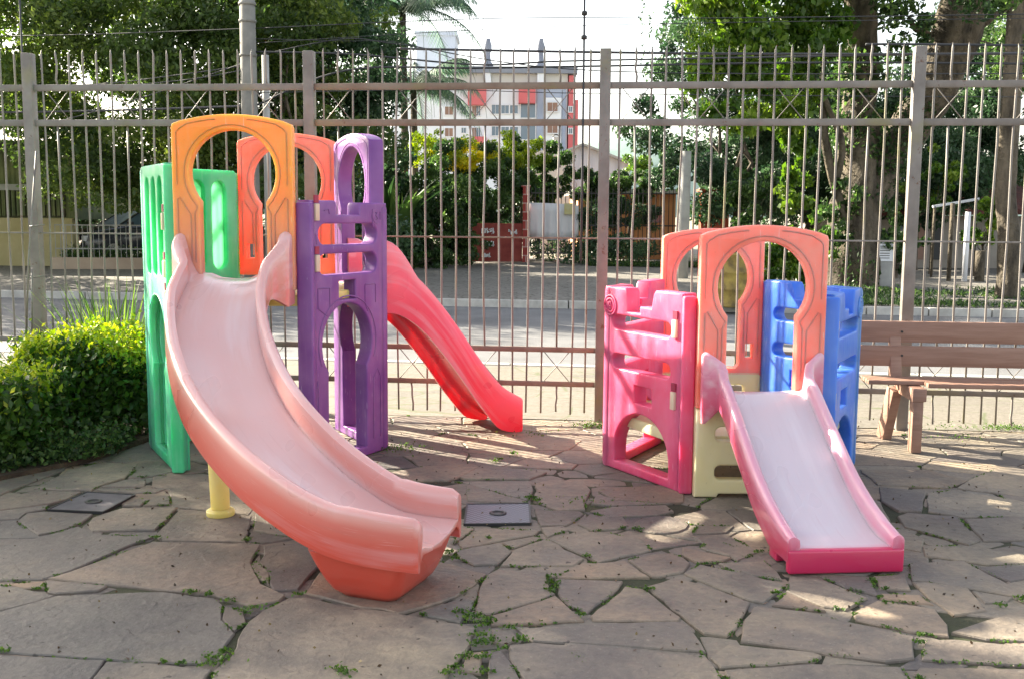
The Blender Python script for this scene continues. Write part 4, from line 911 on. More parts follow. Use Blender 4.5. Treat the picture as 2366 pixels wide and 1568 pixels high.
# ------------------------------------------------------------------ planting bed, hedges, blades
rng = np.random.default_rng(21)
mb = MB(); bed = [(-6, 5.5), (-3.1, 5.75), (-2.62, 6.45), (-2.42, 7.2), (-2.45, FY(-2.4) - .1), (-6, FY(-6) - .1)]
mb.add([(x, y, .0) for x, y in bed] + [(x, y, .03) for x, y in bed], [tuple(range(6, 12))] + [(i, (i + 1) % 6, 6 + (i + 1) % 6, 6 + i) for i in range(6)])
M['soil'] = simple('bed_soil', (.035, .022, .014), (.09, .06, .035), 8, .95, 1, 40, .02); tag(mb.build('planting_bed', M['soil']), kind='structure')
def hedge(cx, cy, sx, sy, h, lab, seed, n=15000):
    rng = np.random.default_rng(seed)
    th = thing('hedge', (cx, cy, .03), lab, 'hedge', 'clipped hedges in the planting bed')
    # a clipped block whose face is uneven: leaf clumps on and inside a rounded box
    k = 260; u = rng.uniform(-1, 1, (k, 3)); ax = rng.integers(0, 5, k)
    for i in range(k):
        if ax[i] == 0: u[i, 2] = 1
        elif ax[i] < 3: u[i, 0] = (-1, 1)[ax[i] - 1]
        else: u[i, 1] = (-1, -1)[ax[i] - 3]
    u /= (np.abs(u[:, :2]) ** 4).sum(1)[:, None] ** .25 * .35 + .65
    cc = np.c_[u[:, 0] * (sx - .08), u[:, 1] * (sy - .08), h * .5 + u[:, 2] * (h * .5 - .07)] * (1 + rng.normal(size=(k, 1)) * .05)
    idx = rng.integers(0, k, n); o = rng.normal(size=(n, 3)) * .055
    P = cc[idx] + o; P[:, 2] = np.maximum(P[:, 2], .02)
    tone = rng.random(k)[idx] * .5 + rng.random(n) * .5
    top = (P[:, 2] > h - .07 + rng.normal(size=n) * .04 + .10 * np.sin(P[:, 0] * 7 + seed) * np.cos(P[:, 1] * 9))
    link('leaves', leaf_mesh('l', P[~top], .05, rng, aspect=.55, up=-.2, rnd=tone[~top]), M['hedge_leaf'], th)
    m_ = 2600; q = np.c_[rng.uniform(-1, 1, m_) * sx, rng.uniform(-1, 1, m_) * sy, np.zeros(m_)]
    q[:, 2] = h - .03 + .035 * np.sin(q[:, 0] * 9 + 1) * np.cos(q[:, 1] * 8) + rng.normal(size=m_) * .035 - .10 * ((np.abs(q[:, 0]) / sx) ** 6 + (np.abs(q[:, 1]) / sy) ** 6)
    link('new_shoots', leaf_mesh('l', np.concatenate([P[top], q]), .036, rng, aspect=.5, up=-.8, rnd=rng.random(top.sum() + m_)), M['new_leaf'], th)
    mb = MB()
    for _ in range(16):
        x, y = rng.uniform(-.7, .7) * sx, rng.uniform(-.7, .7) * sy
        mb.tube([(x * .6, y * .6, -.05), (x * .8, y * .8, h * .4), (x, y, h * .85)], [.012, .009, .004], 6)
    mb.build('stems', M['bark'], th)
hedge(-3.86, 6.42, 1.0, .40, .56, 'front clipped hedge at the left edge with yellow-green new shoots on top', 4, 19000)
hedge(-2.93, 7.42, .48, .40, .64, 'rear clipped hedge between the blade plant and the green wall', 5, 14000)
n = 5200; x = rng.uniform(-3.5, -2.5, n); P = np.c_[x, 6.1 + (x + 2.9) * .9 + rng.random(n) * .55, np.abs(rng.normal(size=n)) * .07 + .04]
P = P[(P[:, 1] > 5.75)]
tag(link('ground_cover', leaf_mesh('g', P, .034, rng, aspect=.6, up=-.4), M['green_leaf']), 'low bright ground cover spilling out below the hedges', 'ground cover', kind='stuff')
def blades(c, n, h, r, lab, seed, mat='blade', lean=.35, w=.015, group=None):
    rg = random.Random(seed); th = thing('blade_plant', c, lab, 'plant', group); V_, F_ = [], []
    for _ in range(n):
        a = rg.uniform(0, 2 * math.pi); q = rg.random() ** .5 * r; b = Vector((q * math.cos(a), q * math.sin(a), 0)); l = h * rg.uniform(.6, 1.05)
        dr_ = Vector((math.cos(a + rg.gauss(0, .6)), math.sin(a + rg.gauss(0, .6)), 0)); ln = rg.random() * lean + q / r * lean * .5; s_ = Vector((-dr_.y, dr_.x, 0)); s_.rotate(Matrix.Rotation(rg.uniform(-1, 1), 3, 'Z')); o = len(V_); m_ = 5
        for i in range(m_ + 1):
            u = i / m_; c_ = b + Vector((0, 0, l * (u - .12 * ln * u * u))) + dr_ * l * ln * u * u; ww = w * (1 - u ** 2.2) * .5 + .0006
            V_ += [tuple(c_ - s_ * ww), tuple(c_ + s_ * ww)]
        F_ += [(o + 2 * i, o + 2 * i + 1, o + 2 * i + 3, o + 2 * i + 2) for i in range(m_)]
    me = bpy.data.meshes.new('b'); me.from_pydata(V_, [], F_); me.update()
    a_ = me.attributes.new('rnd', 'FLOAT', 'FACE'); a_.data.foreach_set('value', [rg_ for _ in range(n) for rg_ in [rg.random()] * 5]); link('blades', me, M[mat], th); return th
p_ = at(235, 760, 8.05); blades((p_.x + .10, 8.08, .03), 260, 1.0, .26, 'clump of tall sword-shaped leaves behind the rear hedge', 3)
p_ = at(160, 780, 7.95); blades((p_.x + .22, 7.98, .03), 90, .85, .22, 'loose clump of leaning dark blades beside the left fence post', 8, lean=1.1, mat='green_leaf', w=.011)

# ------------------------------------------------------------------ across the street: walls and buildings
def fbox(mb, x0, x1, y0, y1, Y, d=.2, dy=0):
    """box whose front face spans those picture rows and columns at distance Y"""
    a, b = at(x0, y1, Y), at(x1, y0, Y); mb.box((a.x, Y - dy, a.z), (b.x, Y - dy + d, b.z)); return mb
def place(th, mb, name, mat, lab=None, bev=0):
    for i, v_ in enumerate(mb.v): mb.v[i] = (v_[0] - th.location.x, v_[1] - th.location.y, v_[2] - th.location.z)
    o = mb.build(name, M[mat] if isinstance(mat, str) else mat, th, bev)
    if lab: o['label'] = lab
    return o
M['bl_wall'] = simple('hazed_pale_render', (.68, .71, .77), (.76, .79, .83), .12, .85, .1, 2, .02)  # wall paled so its colour carries the distance haze
M['bl_cream'] = simple('cream_render', (.46, .45, .44), (.52, .51, .49), .2, .85)
M['bl_red'] = simple('red_render', (.50, .10, .11), (.58, .15, .16), .3, .8)
M['bl_blue'] = simple('blue_tiles', (.28, .33, .44), (.36, .41, .52), .5, .7)
M['bl_roof'] = simple('dark_fascia', (.17, .19, .24), (.24, .26, .31), .4, .8)
M['shutter'] = simple('brown_shutter', (.22, .13, .10), (.30, .18, .13), 1, .7)
m, t, p, L = nodes('window_glass'); p.inputs['Base Color'].default_value = (.09, .14, .20, 1); p.inputs['Roughness'].default_value = .12; p.inputs['Specular IOR Level'].default_value = .9; M['glass'] = m
YB = 80.0; a = at(1010, 345, YB)
AB = thing('apartment_building', (a.x + 6, YB, -.1), 'white apartment block with red panels and rows of windows far behind the shrubs', 'building')
a = at(1005, 150, YB); b = at(1312, 150, YB); zt = at(1100, 167, YB).z
mb = MB(); mb.box((a.x - 3.2, YB, -.1), (b.x, YB + 12, zt)); place(AB, mb, 'wall', 'bl_wall')
mb = MB(); fbox(mb, 1040, 1334, 157, 170, YB, 13, .5); place(AB, mb, 'roof', 'bl_roof')
mb = MB(); fbox(mb, 1046, 1312, 171, 199, YB, .1, .1); place(AB, mb, 'wall_panel', 'bl_cream', 'cream top storey')
for q in ((1082, 1124, 206, 245), (1198, 1237, 202, 241), (1098, 1124, 318, 345)):
    mb = MB(); fbox(mb, *q, YB, .9, .9); place(AB, mb, 'balcony', 'bl_red')
for q in ((1312, 1325, 176, 350), (1328, 1336, 232, 350)):
    mb = MB(); fbox(mb, *q, YB, 6, .25); place(AB, mb, 'red_column', 'bl_red')
for q in ((1240, 1256, 199, 350), (1298, 1308, 199, 350), (1256, 1298, 196, 226)):
    mb = MB(); fbox(mb, *q, YB, .2, .15); place(AB, mb, 'wall_panel', 'bl_blue', 'grey-blue tiled strip')
mb = MB(); fbox(mb, 1257, 1297, 227, 350, YB, .3, .25); place(AB, mb, 'wall_panel', 'bl_wall')
for row in range(3):
    dy_ = 50 * row
    for x0, x1, y0, y1, mt in ((1136, 1153, 243, 264, 'glass'), (1158, 1176, 244, 263, 'glass'), (1178, 1197, 244, 263, 'glass'), (1203, 1237, 241, 273, 'glass'), (1264, 1288, 239, 259, 'shutter'), (1066, 1077, 246, 258, 'glass'), (1028, 1047, 247, 266, 'shutter'), (1091, 1100, 246, 271, 'shutter'), (1101, 1110, 246, 268, 'glass'), (1313, 1322, 248, 260, 'glass')):
        if row == 2 and x0 < 1100: continue
        off = .45 if x0 == 1264 else (.3 if x0 == 1313 else .06)
        mb = MB(); fbox(mb, x0, x1, y0 + dy_, y1 + dy_, YB, .1, off); wn = place(AB, mb, 'window', mt)
        mb = MB(); cx_ = (x0 + x1) / 2
        for q in ((x0 - 1, x0 + .4, y0, y1), (x1 - .4, x1 + 1, y0, y1), (x0 - 1, x1 + 1, y0 - 1.2, y0), (x0 - 1.5, x1 + 1.5, y1, y1 + 1.6), (cx_ - .4, cx_ + .4, y0, y1)): fbox(mb, q[0], q[1], q[2] + dy_, q[3] + dy_, YB, .1, off + .05)
        wn2 = mb.build('window_frame', M['white'], wn); wn2.location = (-AB.location.x, -AB.location.y, -AB.location.z)
for x0 in (1127, 1249):
    a = at(x0, 158, YB + 2); mb = MB(); mb.lathe([(.0, 0), (.42, 0), (.40, .3), (.24, .5), (.2, 1.1), (.3, 1.3), (.3, 1.7), (.22, 1.9), (.2, 2.15), (0, 2.2)], 12, (a.x, a.y, a.z)); place(AB, mb, 'roof_vent', 'bl_roof')
    mb = MB(); fbox(mb, x0 - 8, x0 + 8, 168, 200, YB, .5, .4); place(AB, mb, 'stack', 'bl_wall')
a = at(1005, 160, 95); TW = thing('water_tower', (a.x, 95, -.1), 'pale block tower with a sloped side half hidden behind the palm fronds', 'tower')
M['tower_wall'] = simple('blue_grey_render', (.42, .47, .56), (.50, .55, .63), .3, .85)
mb = MB(); fbox(mb, 962, 1052, 82, 175, 95, 5); mb.v[0:8] = [(x, y, -.1 if z < 14 else z) for x, y, z in mb.v[0:8]]; place(TW, mb, 'wall', 'tower_wall')
mb = MB(); fbox(mb, 958, 1056, 74, 82, 95, 5.6, .3); place(TW, mb, 'cap', 'tower_wall')
a1, a2, a3 = at(1052, 120, 94.9), at(1052, 175, 94.9), at(1082, 175, 94.9); mb = MB(); mb.add([a1, a2, a3, a1 + Vector((0, 3, 0)), a2 + Vector((0, 3, 0)), a3 + Vector((0, 3, 0))], [(0, 1, 2), (3, 5, 4), (0, 2, 5, 3), (0, 3, 4, 1), (1, 4, 5, 2)]); place(TW, mb, 'stair_roof', 'bl_cream')
# gabled white house
YH = 46.0; G = [at(x, y, YH) for x, y in ((1272, 366), (1346, 337), (1455, 381))]
HS = thing('gabled_house', (G[1].x, YH, -.1), 'white gable end of a low house with a grey chimney, behind the white sheet', 'house')
M['wall_stain'] = simple('stained_white_wall', (.42, .45, .52), (.60, .62, .68), 1.2, .9, vs=(3, 1, .25), detail=7)
mb = MB(); f4 = [Vector((G[0].x, YH, -.1)), Vector((G[2].x, YH, -.1)), G[2], G[1], G[0]]; bk = [v_ + Vector((0, 8, 0)) for v_ in f4]
mb.add(f4 + bk, [(0, 1, 2, 3, 4), (9, 8, 7, 6, 5), (0, 5, 6, 1), (1, 6, 7, 2), (0, 4, 9, 5)]); place(HS, mb, 'wall', 'wall_stain')
mb = MB(); up_ = Vector((0, 0, .10)); bk8 = Vector((0, 8.4, 0)); fw = Vector((0, -.3, 0))
for q0, q1 in ((G[0] + Vector((-.3, 0, -.12)), G[1]), (G[1], G[2] + Vector((.4, 0, -.14)))):
    mb.add([q0 + fw, q1 + fw, q1 + bk8, q0 + bk8, q0 + fw + up_, q1 + fw + up_, q1 + bk8 + up_, q0 + bk8 + up_], [(0, 3, 2, 1), (4, 5, 6, 7), (0, 1, 5, 4), (1, 2, 6, 5), (2, 3, 7, 6), (3, 0, 4, 7)])
place(HS, mb, 'roof', 'concrete')
a = at(1262, 345, YH - 2); H2 = thing('grey_house', (a.x, YH - 2, -.1), 'small beige house with a chimney left of the white gable', 'house')
g0, g1, g2 = at(1232, 352, YH - 1), at(1279, 343, YH - 1), at(1318, 372, YH - 1)
mb = MB(); f4 = [Vector((g0.x, YH - 1, -.1)), Vector((g2.x, YH - 1, -.1)), g2, g1, g0]; mb.add(f4 + [v_ + Vector((0, .9, 0)) for v_ in f4], [(0, 1, 2, 3, 4), (9, 8, 7, 6, 5), (0, 5, 6, 1), (1, 6, 7, 2), (2, 7, 8, 3), (3, 8, 9, 4), (0, 4, 9, 5)]); place(H2, mb, 'wall', 'bl_cream')
mb = MB(); fbox(mb, 1278, 1291, 318, 362, YH - 1, .5, .2); place(H2, mb, 'chimney', 'bl_cream'); mb = MB(); c_ = at(1284.5, 316, YH - 1); mb.tube([c_ + Vector((.12 * math.cos(a_), 0, .1 * math.sin(a_) - .02)) for a_ in [i * math.pi / 8 for i in range(9)]], .025, 6); place(H2, mb, 'chimney_cap', 'dark')
# hills
m, t, p, L = nodes('far_wooded_hill'); L.new(ramp(t, noise(t, .06, 6).outputs[0], [(.35, (.10, .16, .16)), (.65, (.17, .24, .22))]).outputs[0], p.inputs['Base Color']); p.inputs['Roughness'].default_value = 1; M['hill'] = m
mb = MB(); rg = random.Random(9); nx = 80
for j in range(9):
    for i in range(nx + 1):
        x = -700 + 1400 * i / nx; u = j / 8; h_ = 27 + 7 * math.sin(x * .009 + 1) + 5 * math.sin(x * .031) + 2.5 * math.sin(x * .09 + 2)
        mb.v.append((x, 420 + 200 * u, -2 + max(0, h_) * math.sin(u * math.pi) ** .7 + rg.uniform(-.8, .8) * (0 < j < 8)))
mb.f = [(j * (nx + 1) + i, j * (nx + 1) + i + 1, (j + 1) * (nx + 1) + i + 1, (j + 1) * (nx + 1) + i) for j in range(8) for i in range(nx)]; mb.sm = [True] * len(mb.f)
tag(mb.build('hills', M['hill']), kind='structure')
# dark red low wall with faded lettering and its pillar
YW = 32.0; a = at(1140, 602, YW)
RW = thing('painted_wall', (a.x, YW, 0), 'low dark red wall with blurred white lettering beside a tall red pillar', 'wall')
mb = MB(); fbox(mb, 1072, 1207, 517, 604, YW, .25); place(RW, mb, 'wall', 'brickred')
rg = random.Random(4)
for x0, x1, y0, y1 in ((1113, 1143, 527, 541), (1175, 1196, 530, 542), (1113, 1143, 557, 571), (1078, 1090, 528, 538), (1113, 1135, 585, 595)):
    mb = MB(); k = max(3, int((x1 - x0) / 5)); cw = (x1 - x0) / k
    for i in range(k):                                # illegible smeared strokes, as in the photo
        ax = x0 + cw * i
        for _ in range(4):
            p0 = at(ax + rg.uniform(0, cw * .8), rg.uniform(y0, y1), YW - .012); p1 = at(ax + rg.uniform(0, cw * .8), rg.uniform(y0, y1), YW - .012); mb.bar(p0, p1, .012, .035)
    place(RW, mb, 'lettering', 'white')
M['brick'] = None
m, t, p, L = nodes('red_brick'); br = t.nodes.new('ShaderNodeTexBrick'); br.inputs['Scale'].default_value = 1; br.inputs['Brick Width'].default_value = .6; br.inputs['Row Height'].default_value = .26; br.inputs['Mortar Size'].default_value = .018
br.inputs['Color1'].default_value = (.36, .05, .04, 1); br.inputs['Color2'].default_value = (.29, .04, .035, 1); br.inputs['Mortar'].default_value = (.48, .30, .27, 1)
tc = t.nodes.new('ShaderNodeTexCoord'); mp = t.nodes.new('ShaderNodeMapping'); mp.inputs['Rotation'].default_value = (R(90), 0, 0); L.new(tc.outputs['Object'], mp.inputs[0]); L.new(mp.outputs[0], br.inputs[0]); L.new(br.outputs[0], p.inputs['Base Color']); p.inputs['Roughness'].default_value = .85; M['brick'] = m
a = at(1215, 604, YW); PI_ = thing('brick_pillar', (a.x, YW, 0), 'slim tall red pillar with pale joints at the end of the painted wall', 'pillar')
mb = MB(); fbox(mb, 1207, 1224, 433, 606, YW, .3, .08); place(PI_, mb, 'shaft', 'brick'); mb = MB(); fbox(mb, 1205, 1226, 429, 433, YW, .36, .11); place(PI_, mb, 'cap', 'brick')
# street fence of dark bars with the white sheet, orange wall behind
YS = 32.4; a = at(1390, 600, YS)
SF = thing('street_fence', (a.x, YS, 0), 'dark thin bar fence across the street in front of the orange wall', 'fence')
mb = MB(); x = 1226.0
rgs = [at(1226, 600, YS).x, at(1562, 600, YS).x]; zt = at(1400, 436, YS).z; zb = at(1400, 590, YS).z
k = int((rgs[1] - rgs[0]) / .13)
for i in range(k + 1):
    x = rgs[0] + (rgs[1] - rgs[0]) * i / k; mb.box((x - .011, YS - .011, zb), (x + .011, YS + .011, zt))
place(SF, mb, 'bars', 'dark')
for z in (zb + .05, zb + .9, zt - .15):
    mb = MB(); mb.box((rgs[0], YS - .02, z - .02), (rgs[1], YS + .02, z + .02)); place(SF, mb, 'rail', 'dark')
mb = MB(); V_ = []; nx = 30
for j in (0, 1, 2, 3, 4):
    for i in range(nx + 1):
        u = i / nx; a = at(1224 + 113 * u, 469 + 6 * u ** 2, YS - .07); b = at(1224 + 113 * u, 546 + 8 * math.sin(u * 3.1) + 3 * u, YS - .07)
        p_ = a.lerp(b, j / 4); V_.append((p_.x, p_.y + .035 * math.sin(u * 26) * (j / 4), p_.z))
mb.v = V_; mb.f = [(j * (nx + 1) + i, (j + 1) * (nx + 1) + i, (j + 1) * (nx + 1) + i + 1, j * (nx + 1) + i + 1) for j in range(4) for i in range(nx)]; mb.sm = [True] * len(mb.f)
M['sheet'] = simple('white_tarp', (.62, .62, .66), (.74, .73, .75), 1.5, .7, vs=(4, 1, .6))
o = mb.build('white_sheet', M['sheet']); md = o.modifiers.new('t', 'SOLIDIFY'); md.thickness = .01; tag(o, 'white sheet hung on the dark street fence right of the red pillar', 'sheet')
mb = MB(); a = at(1316, 492, YS - .15); mb.box((a.x - .16, YS - .17, a.z - .05), (a.x + .16, YS - .12, a.z + .28)); M['sign_y'] = simple('faded_yellow', (.55, .50, .22), (.6, .56, .34), 4, .7); tag(mb.build('small_notice', M['sign_y']), 'small faded yellow notice on the white sheet', 'notice')
M['orange_wall'] = simple('orange_render', (.55, .24, .10), (.66, .32, .16), .7, .85, .2, 8, .01)
a = at(1470, 600, 36); OW = thing('orange_house', (a.x, 36, 0), 'low orange rendered house behind the dark street fence', 'house')
mb = MB(); fbox(mb, 1335, 1562, 448, 606, 36, 6); place(OW, mb, 'wall', 'orange_wall'); mb = MB(); fbox(mb, 1325, 1568, 438, 448, 36, 6.6, .3); place(OW, mb, 'roof', 'concrete')
for q in ((1500, 1528, 478, 515),):
    mb = MB(); fbox(mb, *q, 36, .1, .05); place(OW, mb, 'window', 'glass')
# concrete post, right brick wall, drum, posts and signs
def post(nm, x, ytop, ybase, r, mat, lab, cat='post', Y=None, rr=None):
    g_ = gr(x, ybase) if Y is None else at(x, ybase, Y); g_.z = 0; zt = at(x, ytop, g_.y).z; th = thing(nm, g_, lab, cat)
    mb = MB(); mb.tube([(0, 0, -.1), (0, 0, zt * .5), (0, 0, zt)], [r, (r + (rr or r)) / 2, rr or r], 16); mb.build('shaft', M[mat], th); return th, zt
post('concrete_post', 1577, 350, 648, .13, 'concrete', 'short round concrete post across the street left of the red brick wall', Y=25.5)
UPy = 19.6
th, zt = post('utility_pole', 586, -120, 690, .165, 'polecrete', 'tall pale concrete utility pole behind the tall playset', 'utility pole', Y=UPy, rr=.135)
for z in (4.3, 4.9, 5.2):
    mb = MB(); mb.lathe([(.135, z), (.158, z), (.158, z + .05), (.135, z + .05)], 16); mb.build('band', M['polecrete'], th)
post('lamp_pole', 624, 128, 690, .065, 'concrete', 'slim grey pole standing just right of the concrete utility pole', 'pole', Y=19.9)
a = at(1650, 600, 31); BW = thing('brick_wall', (a.x, 31, 0), 'bright red brick pier under the green tree right of the concrete post', 'wall')
M['brick2'] = simple('painted_brick', (.42, .065, .035), (.56, .12, .06), 3, .85, .5, 30, .01)
mb = MB(); fbox(mb, 1617, 1686, 443, 606, 31, .4); place(BW, mb, 'wall', 'brick2'); mb = MB(); fbox(mb, 1615, 1688, 438, 443, 31, .5, .05); place(BW, mb, 'coping', 'brick2')
m, t, p, L = nodes('rusty_yellow'); L.new(ramp(t, noise(t, 4, 7).outputs[0], [(.3, (.06, .04, .02)), (.48, (.24, .17, .04)), (.7, (.42, .32, .07))]).outputs[0], p.inputs['Base Color']); p.inputs['Roughness'].default_value = .7; M['rust'] = m
g_ = at(1697, 708, 17.9); g_.z = 0; th = thing('oil_drum', g_, 'rusty yellow drum standing by the far kerb, seen through the coral arch', 'drum')
mb = MB(); pr = [(0, 0), (.30, 0), (.31, .02), (.30, .04), (.30, .28), (.315, .30), (.30, .32), (.30, .56), (.315, .58), (.30, .60), (.30, .86), (.31, .88), (.30, .90), (.28, .88), (0, .87)]; mb.lathe(pr, 28); mb.build('body', M['rust'], th)
mb = MB(); mb.lathe([(.05, .868), (.05, .885), (0, .887)], 12, (.14, 0, 0)); mb.build('bung', M['dark'], th)
g_ = at(2045, 655, 22.5); g_.z = 0; th = thing('notice_box', g_, 'grey cabinet with a small white ruled notice beside the big trunk', 'box')
mb = MB(); mb.box((-.19, 0, 0), (.19, .25, .98)); mb.build('cabinet', M['concrete'], th, .02)
mb = MB(); mb.box((-.17, -.02, .58), (.13, -.008, .94)); nb = mb.build('notice', M['white'], th)
mb = MB()
for z in (.64, .69, .74, .80, .85, .89): mb.box((-.15, -.023, z), (.06 + .05 * (z * 50 % 2 > 1), -.0205, z + .014))
mb.build('lines', M['dark'], nb)
for x, yt, yb, r, mat, lab in ((2192, 470, 640, .05, 'bark_coarse', 'pale peeling post left of the leaning white post'), (2228, 490, 648, .06, 'white', 'leaning whitish post in front of the red roofed house'), (2262, 580, 650, .11, 'bark_coarse', 'thick weathered stump post near the right edge'), (2318, 545, 650, .05, 'bark_coarse', 'thin weathered post at the far right across the street')):
    post('garden_post', x, yt, yb, r, mat, lab, Y=24.5)
# red roofed house at the right
M['rooftile'] = simple('red_roof_tile', (.07, .018, .014), (.13, .035, .025), 6, .8, .8, 9, .06, vs=(1, .2, 1)); M['dull_wall'] = simple('grey_brown_wall', (.25, .22, .19), (.34, .31, .27), 1, .9)  # roof tiles and a dull grey-brown wall
YR = 31.0; a = at(2130, 640, YR); RH = thing('red_roofed_house', (a.x, YR, 0), 'low house with a dark red tiled roof behind the right tree trunks', 'house')
mb = MB(); fbox(mb, 1960, 2380, 500, 620, YR, 7); mb.v = [(x, y, z if z > 1.2 else -.1) for x, y, z in mb.v]; place(RH, mb, 'wall', 'dull_wall')
r0, r1, r2, r3 = at(1940, 500, YR - .7), at(2410, 496, YR - .7), at(2380, 395, YR + 4), at(1985, 395, YR + 4)
mb = MB(); uu = Vector((0, 0, .15)); mb.add([r0, r1, r2, r3] + [v_ + uu for v_ in (r0, r1, r2, r3)], [(0, 3, 2, 1), (4, 5, 6, 7), (0, 1, 5, 4), (1, 2, 6, 5), (2, 3, 7, 6), (3, 0, 4, 7)]); place(RH, mb, 'roof', 'rooftile')
for q, mt in (((2110, 2136, 515, 600), 'shutter'), ((2150, 2176, 515, 600), 'dark'), ((2060, 2090, 520, 560), 'glass')):
    mb = MB(); fbox(mb, *q, YR, .1, .05); place(RH, mb, 'door' if mt != 'glass' else 'window', mt)
mb = MB(); a, b = at(2155, 478, 26.5), at(2262, 460, 26.5); mb.bar(a, b, .06, .06); th = thing('porch_rail', (a.x, a.y, 0), 'thin whitish beam slanting in front of the red roofed house', 'beam'); place(th, mb, 'beam', 'white')
for x, yb in ((2160, 650), (2258, 650)):
    mb = MB(); q = at(x, 477 if x < 2200 else 461, 26.5); mb.tube([(q.x, q.y, 0), (q.x, q.y, q.z)], .035, 8); place(th, mb, 'support', 'bark_coarse')

# left: slatted green house, low wall with railing, parked car
m, t, p, L = nodes('green_slats'); wv = t.nodes.new('ShaderNodeTexWave'); wv.inputs['Scale'].default_value = 2.2; tc = t.nodes.new('ShaderNodeTexCoord'); L.new(tc.outputs['Object'], wv.inputs[0])
c = ramp(t, noise(t, .9, 5).outputs[0], [(.35, (.07, .10, .04)), (.6, (.20, .22, .09)), (.75, (.10, .16, .12))]).outputs[0]; L.new(c, p.inputs['Base Color']); p.inputs['Roughness'].default_value = .8; bump(t, L, p, wv.outputs[1], .6, .04); M['slats'] = m
M['beige'] = simple('beige_wall', (.40, .34, .17), (.50, .44, .25), 1.3, .85, .3, 20, .01); M['slatdark'] = simple('slat_gap', (.035, .035, .02), (.09, .085, .05), 3, .8, vs=(6, 1, .2))
YG = 28.4; a = at(60, 604, YG); GH = thing('slatted_house', (a.x, YG, 0), 'greenish slatted house front over a beige base at the far left', 'house')
mb = MB(); fbox(mb, -260, 170, 505, 612, YG, .4, .1); place(GH, mb, 'base_wall', 'beige')
mb = MB(); fbox(mb, -260, 172, 342, 505, YG, 5); place(GH, mb, 'slat_wall', 'slats')
mb = MB(); fbox(mb, -260, 150, 440, 499, YG, .06, .06); place(GH, mb, 'slat_opening', 'slatdark')
for i in range(34):
    x = -240 + i * 11.4; mb = MB(); fbox(mb, x, x + 4.5, 440, 499, YG, .05, .13); place(GH, mb, 'slat', 'slats')
mb = MB(); fbox(mb, -260, 130, 427, 438, YG, .2, .16); place(GH, mb, 'lintel', 'concrete')
mb = MB(); fbox(mb, -280, 190, 330, 344, YG, 5.8, .6); place(GH, mb, 'roof', 'dark')
YL = 27.2; a = at(340, 622, YL); LW = thing('low_wall', (a.x, YL, 0), 'low pinkish retaining wall with a thin grey railing in front of the parked car', 'wall')
M['pinkwall'] = simple('pinkish_wall', (.44, .33, .25), (.54, .43, .33), 1, .85, .3, 20, .01)
mb = MB(); fbox(mb, 118, 760, 600, 632, YL, .25); place(LW, mb, 'wall', 'pinkwall')
mb = MB(); x0, x1 = at(125, 600, YL).x, at(760, 600, YL).x; z0, z1 = at(300, 600, YL).z, at(300, 520, YL).z; k = int((x1 - x0) / .14)
for i in range(k): x = x0 + .14 * i; mb.box((x, YL + .1, z0), (x + .014, YL + .114, z1))
mb.box((x0, YL + .09, z1 - .03), (x1, YL + .12, z1)); mb.box((x0, YL + .09, z0 + .25), (x1, YL + .12, z0 + .28)); place(LW, mb, 'railing', 'concrete')
n = 5000; P = np.c_[rng.uniform(x0, x1, n), rng.uniform(YL + .25, YL + .8, n), np.abs(rng.normal(size=n)) * .13 + z0]
tag(link('verge_plants', leaf_mesh('v', P, .10, rng, aspect=.35, up=-1), M['green_leaf']), 'low dark green plants along the foot of the railing', 'plants', kind='stuff')
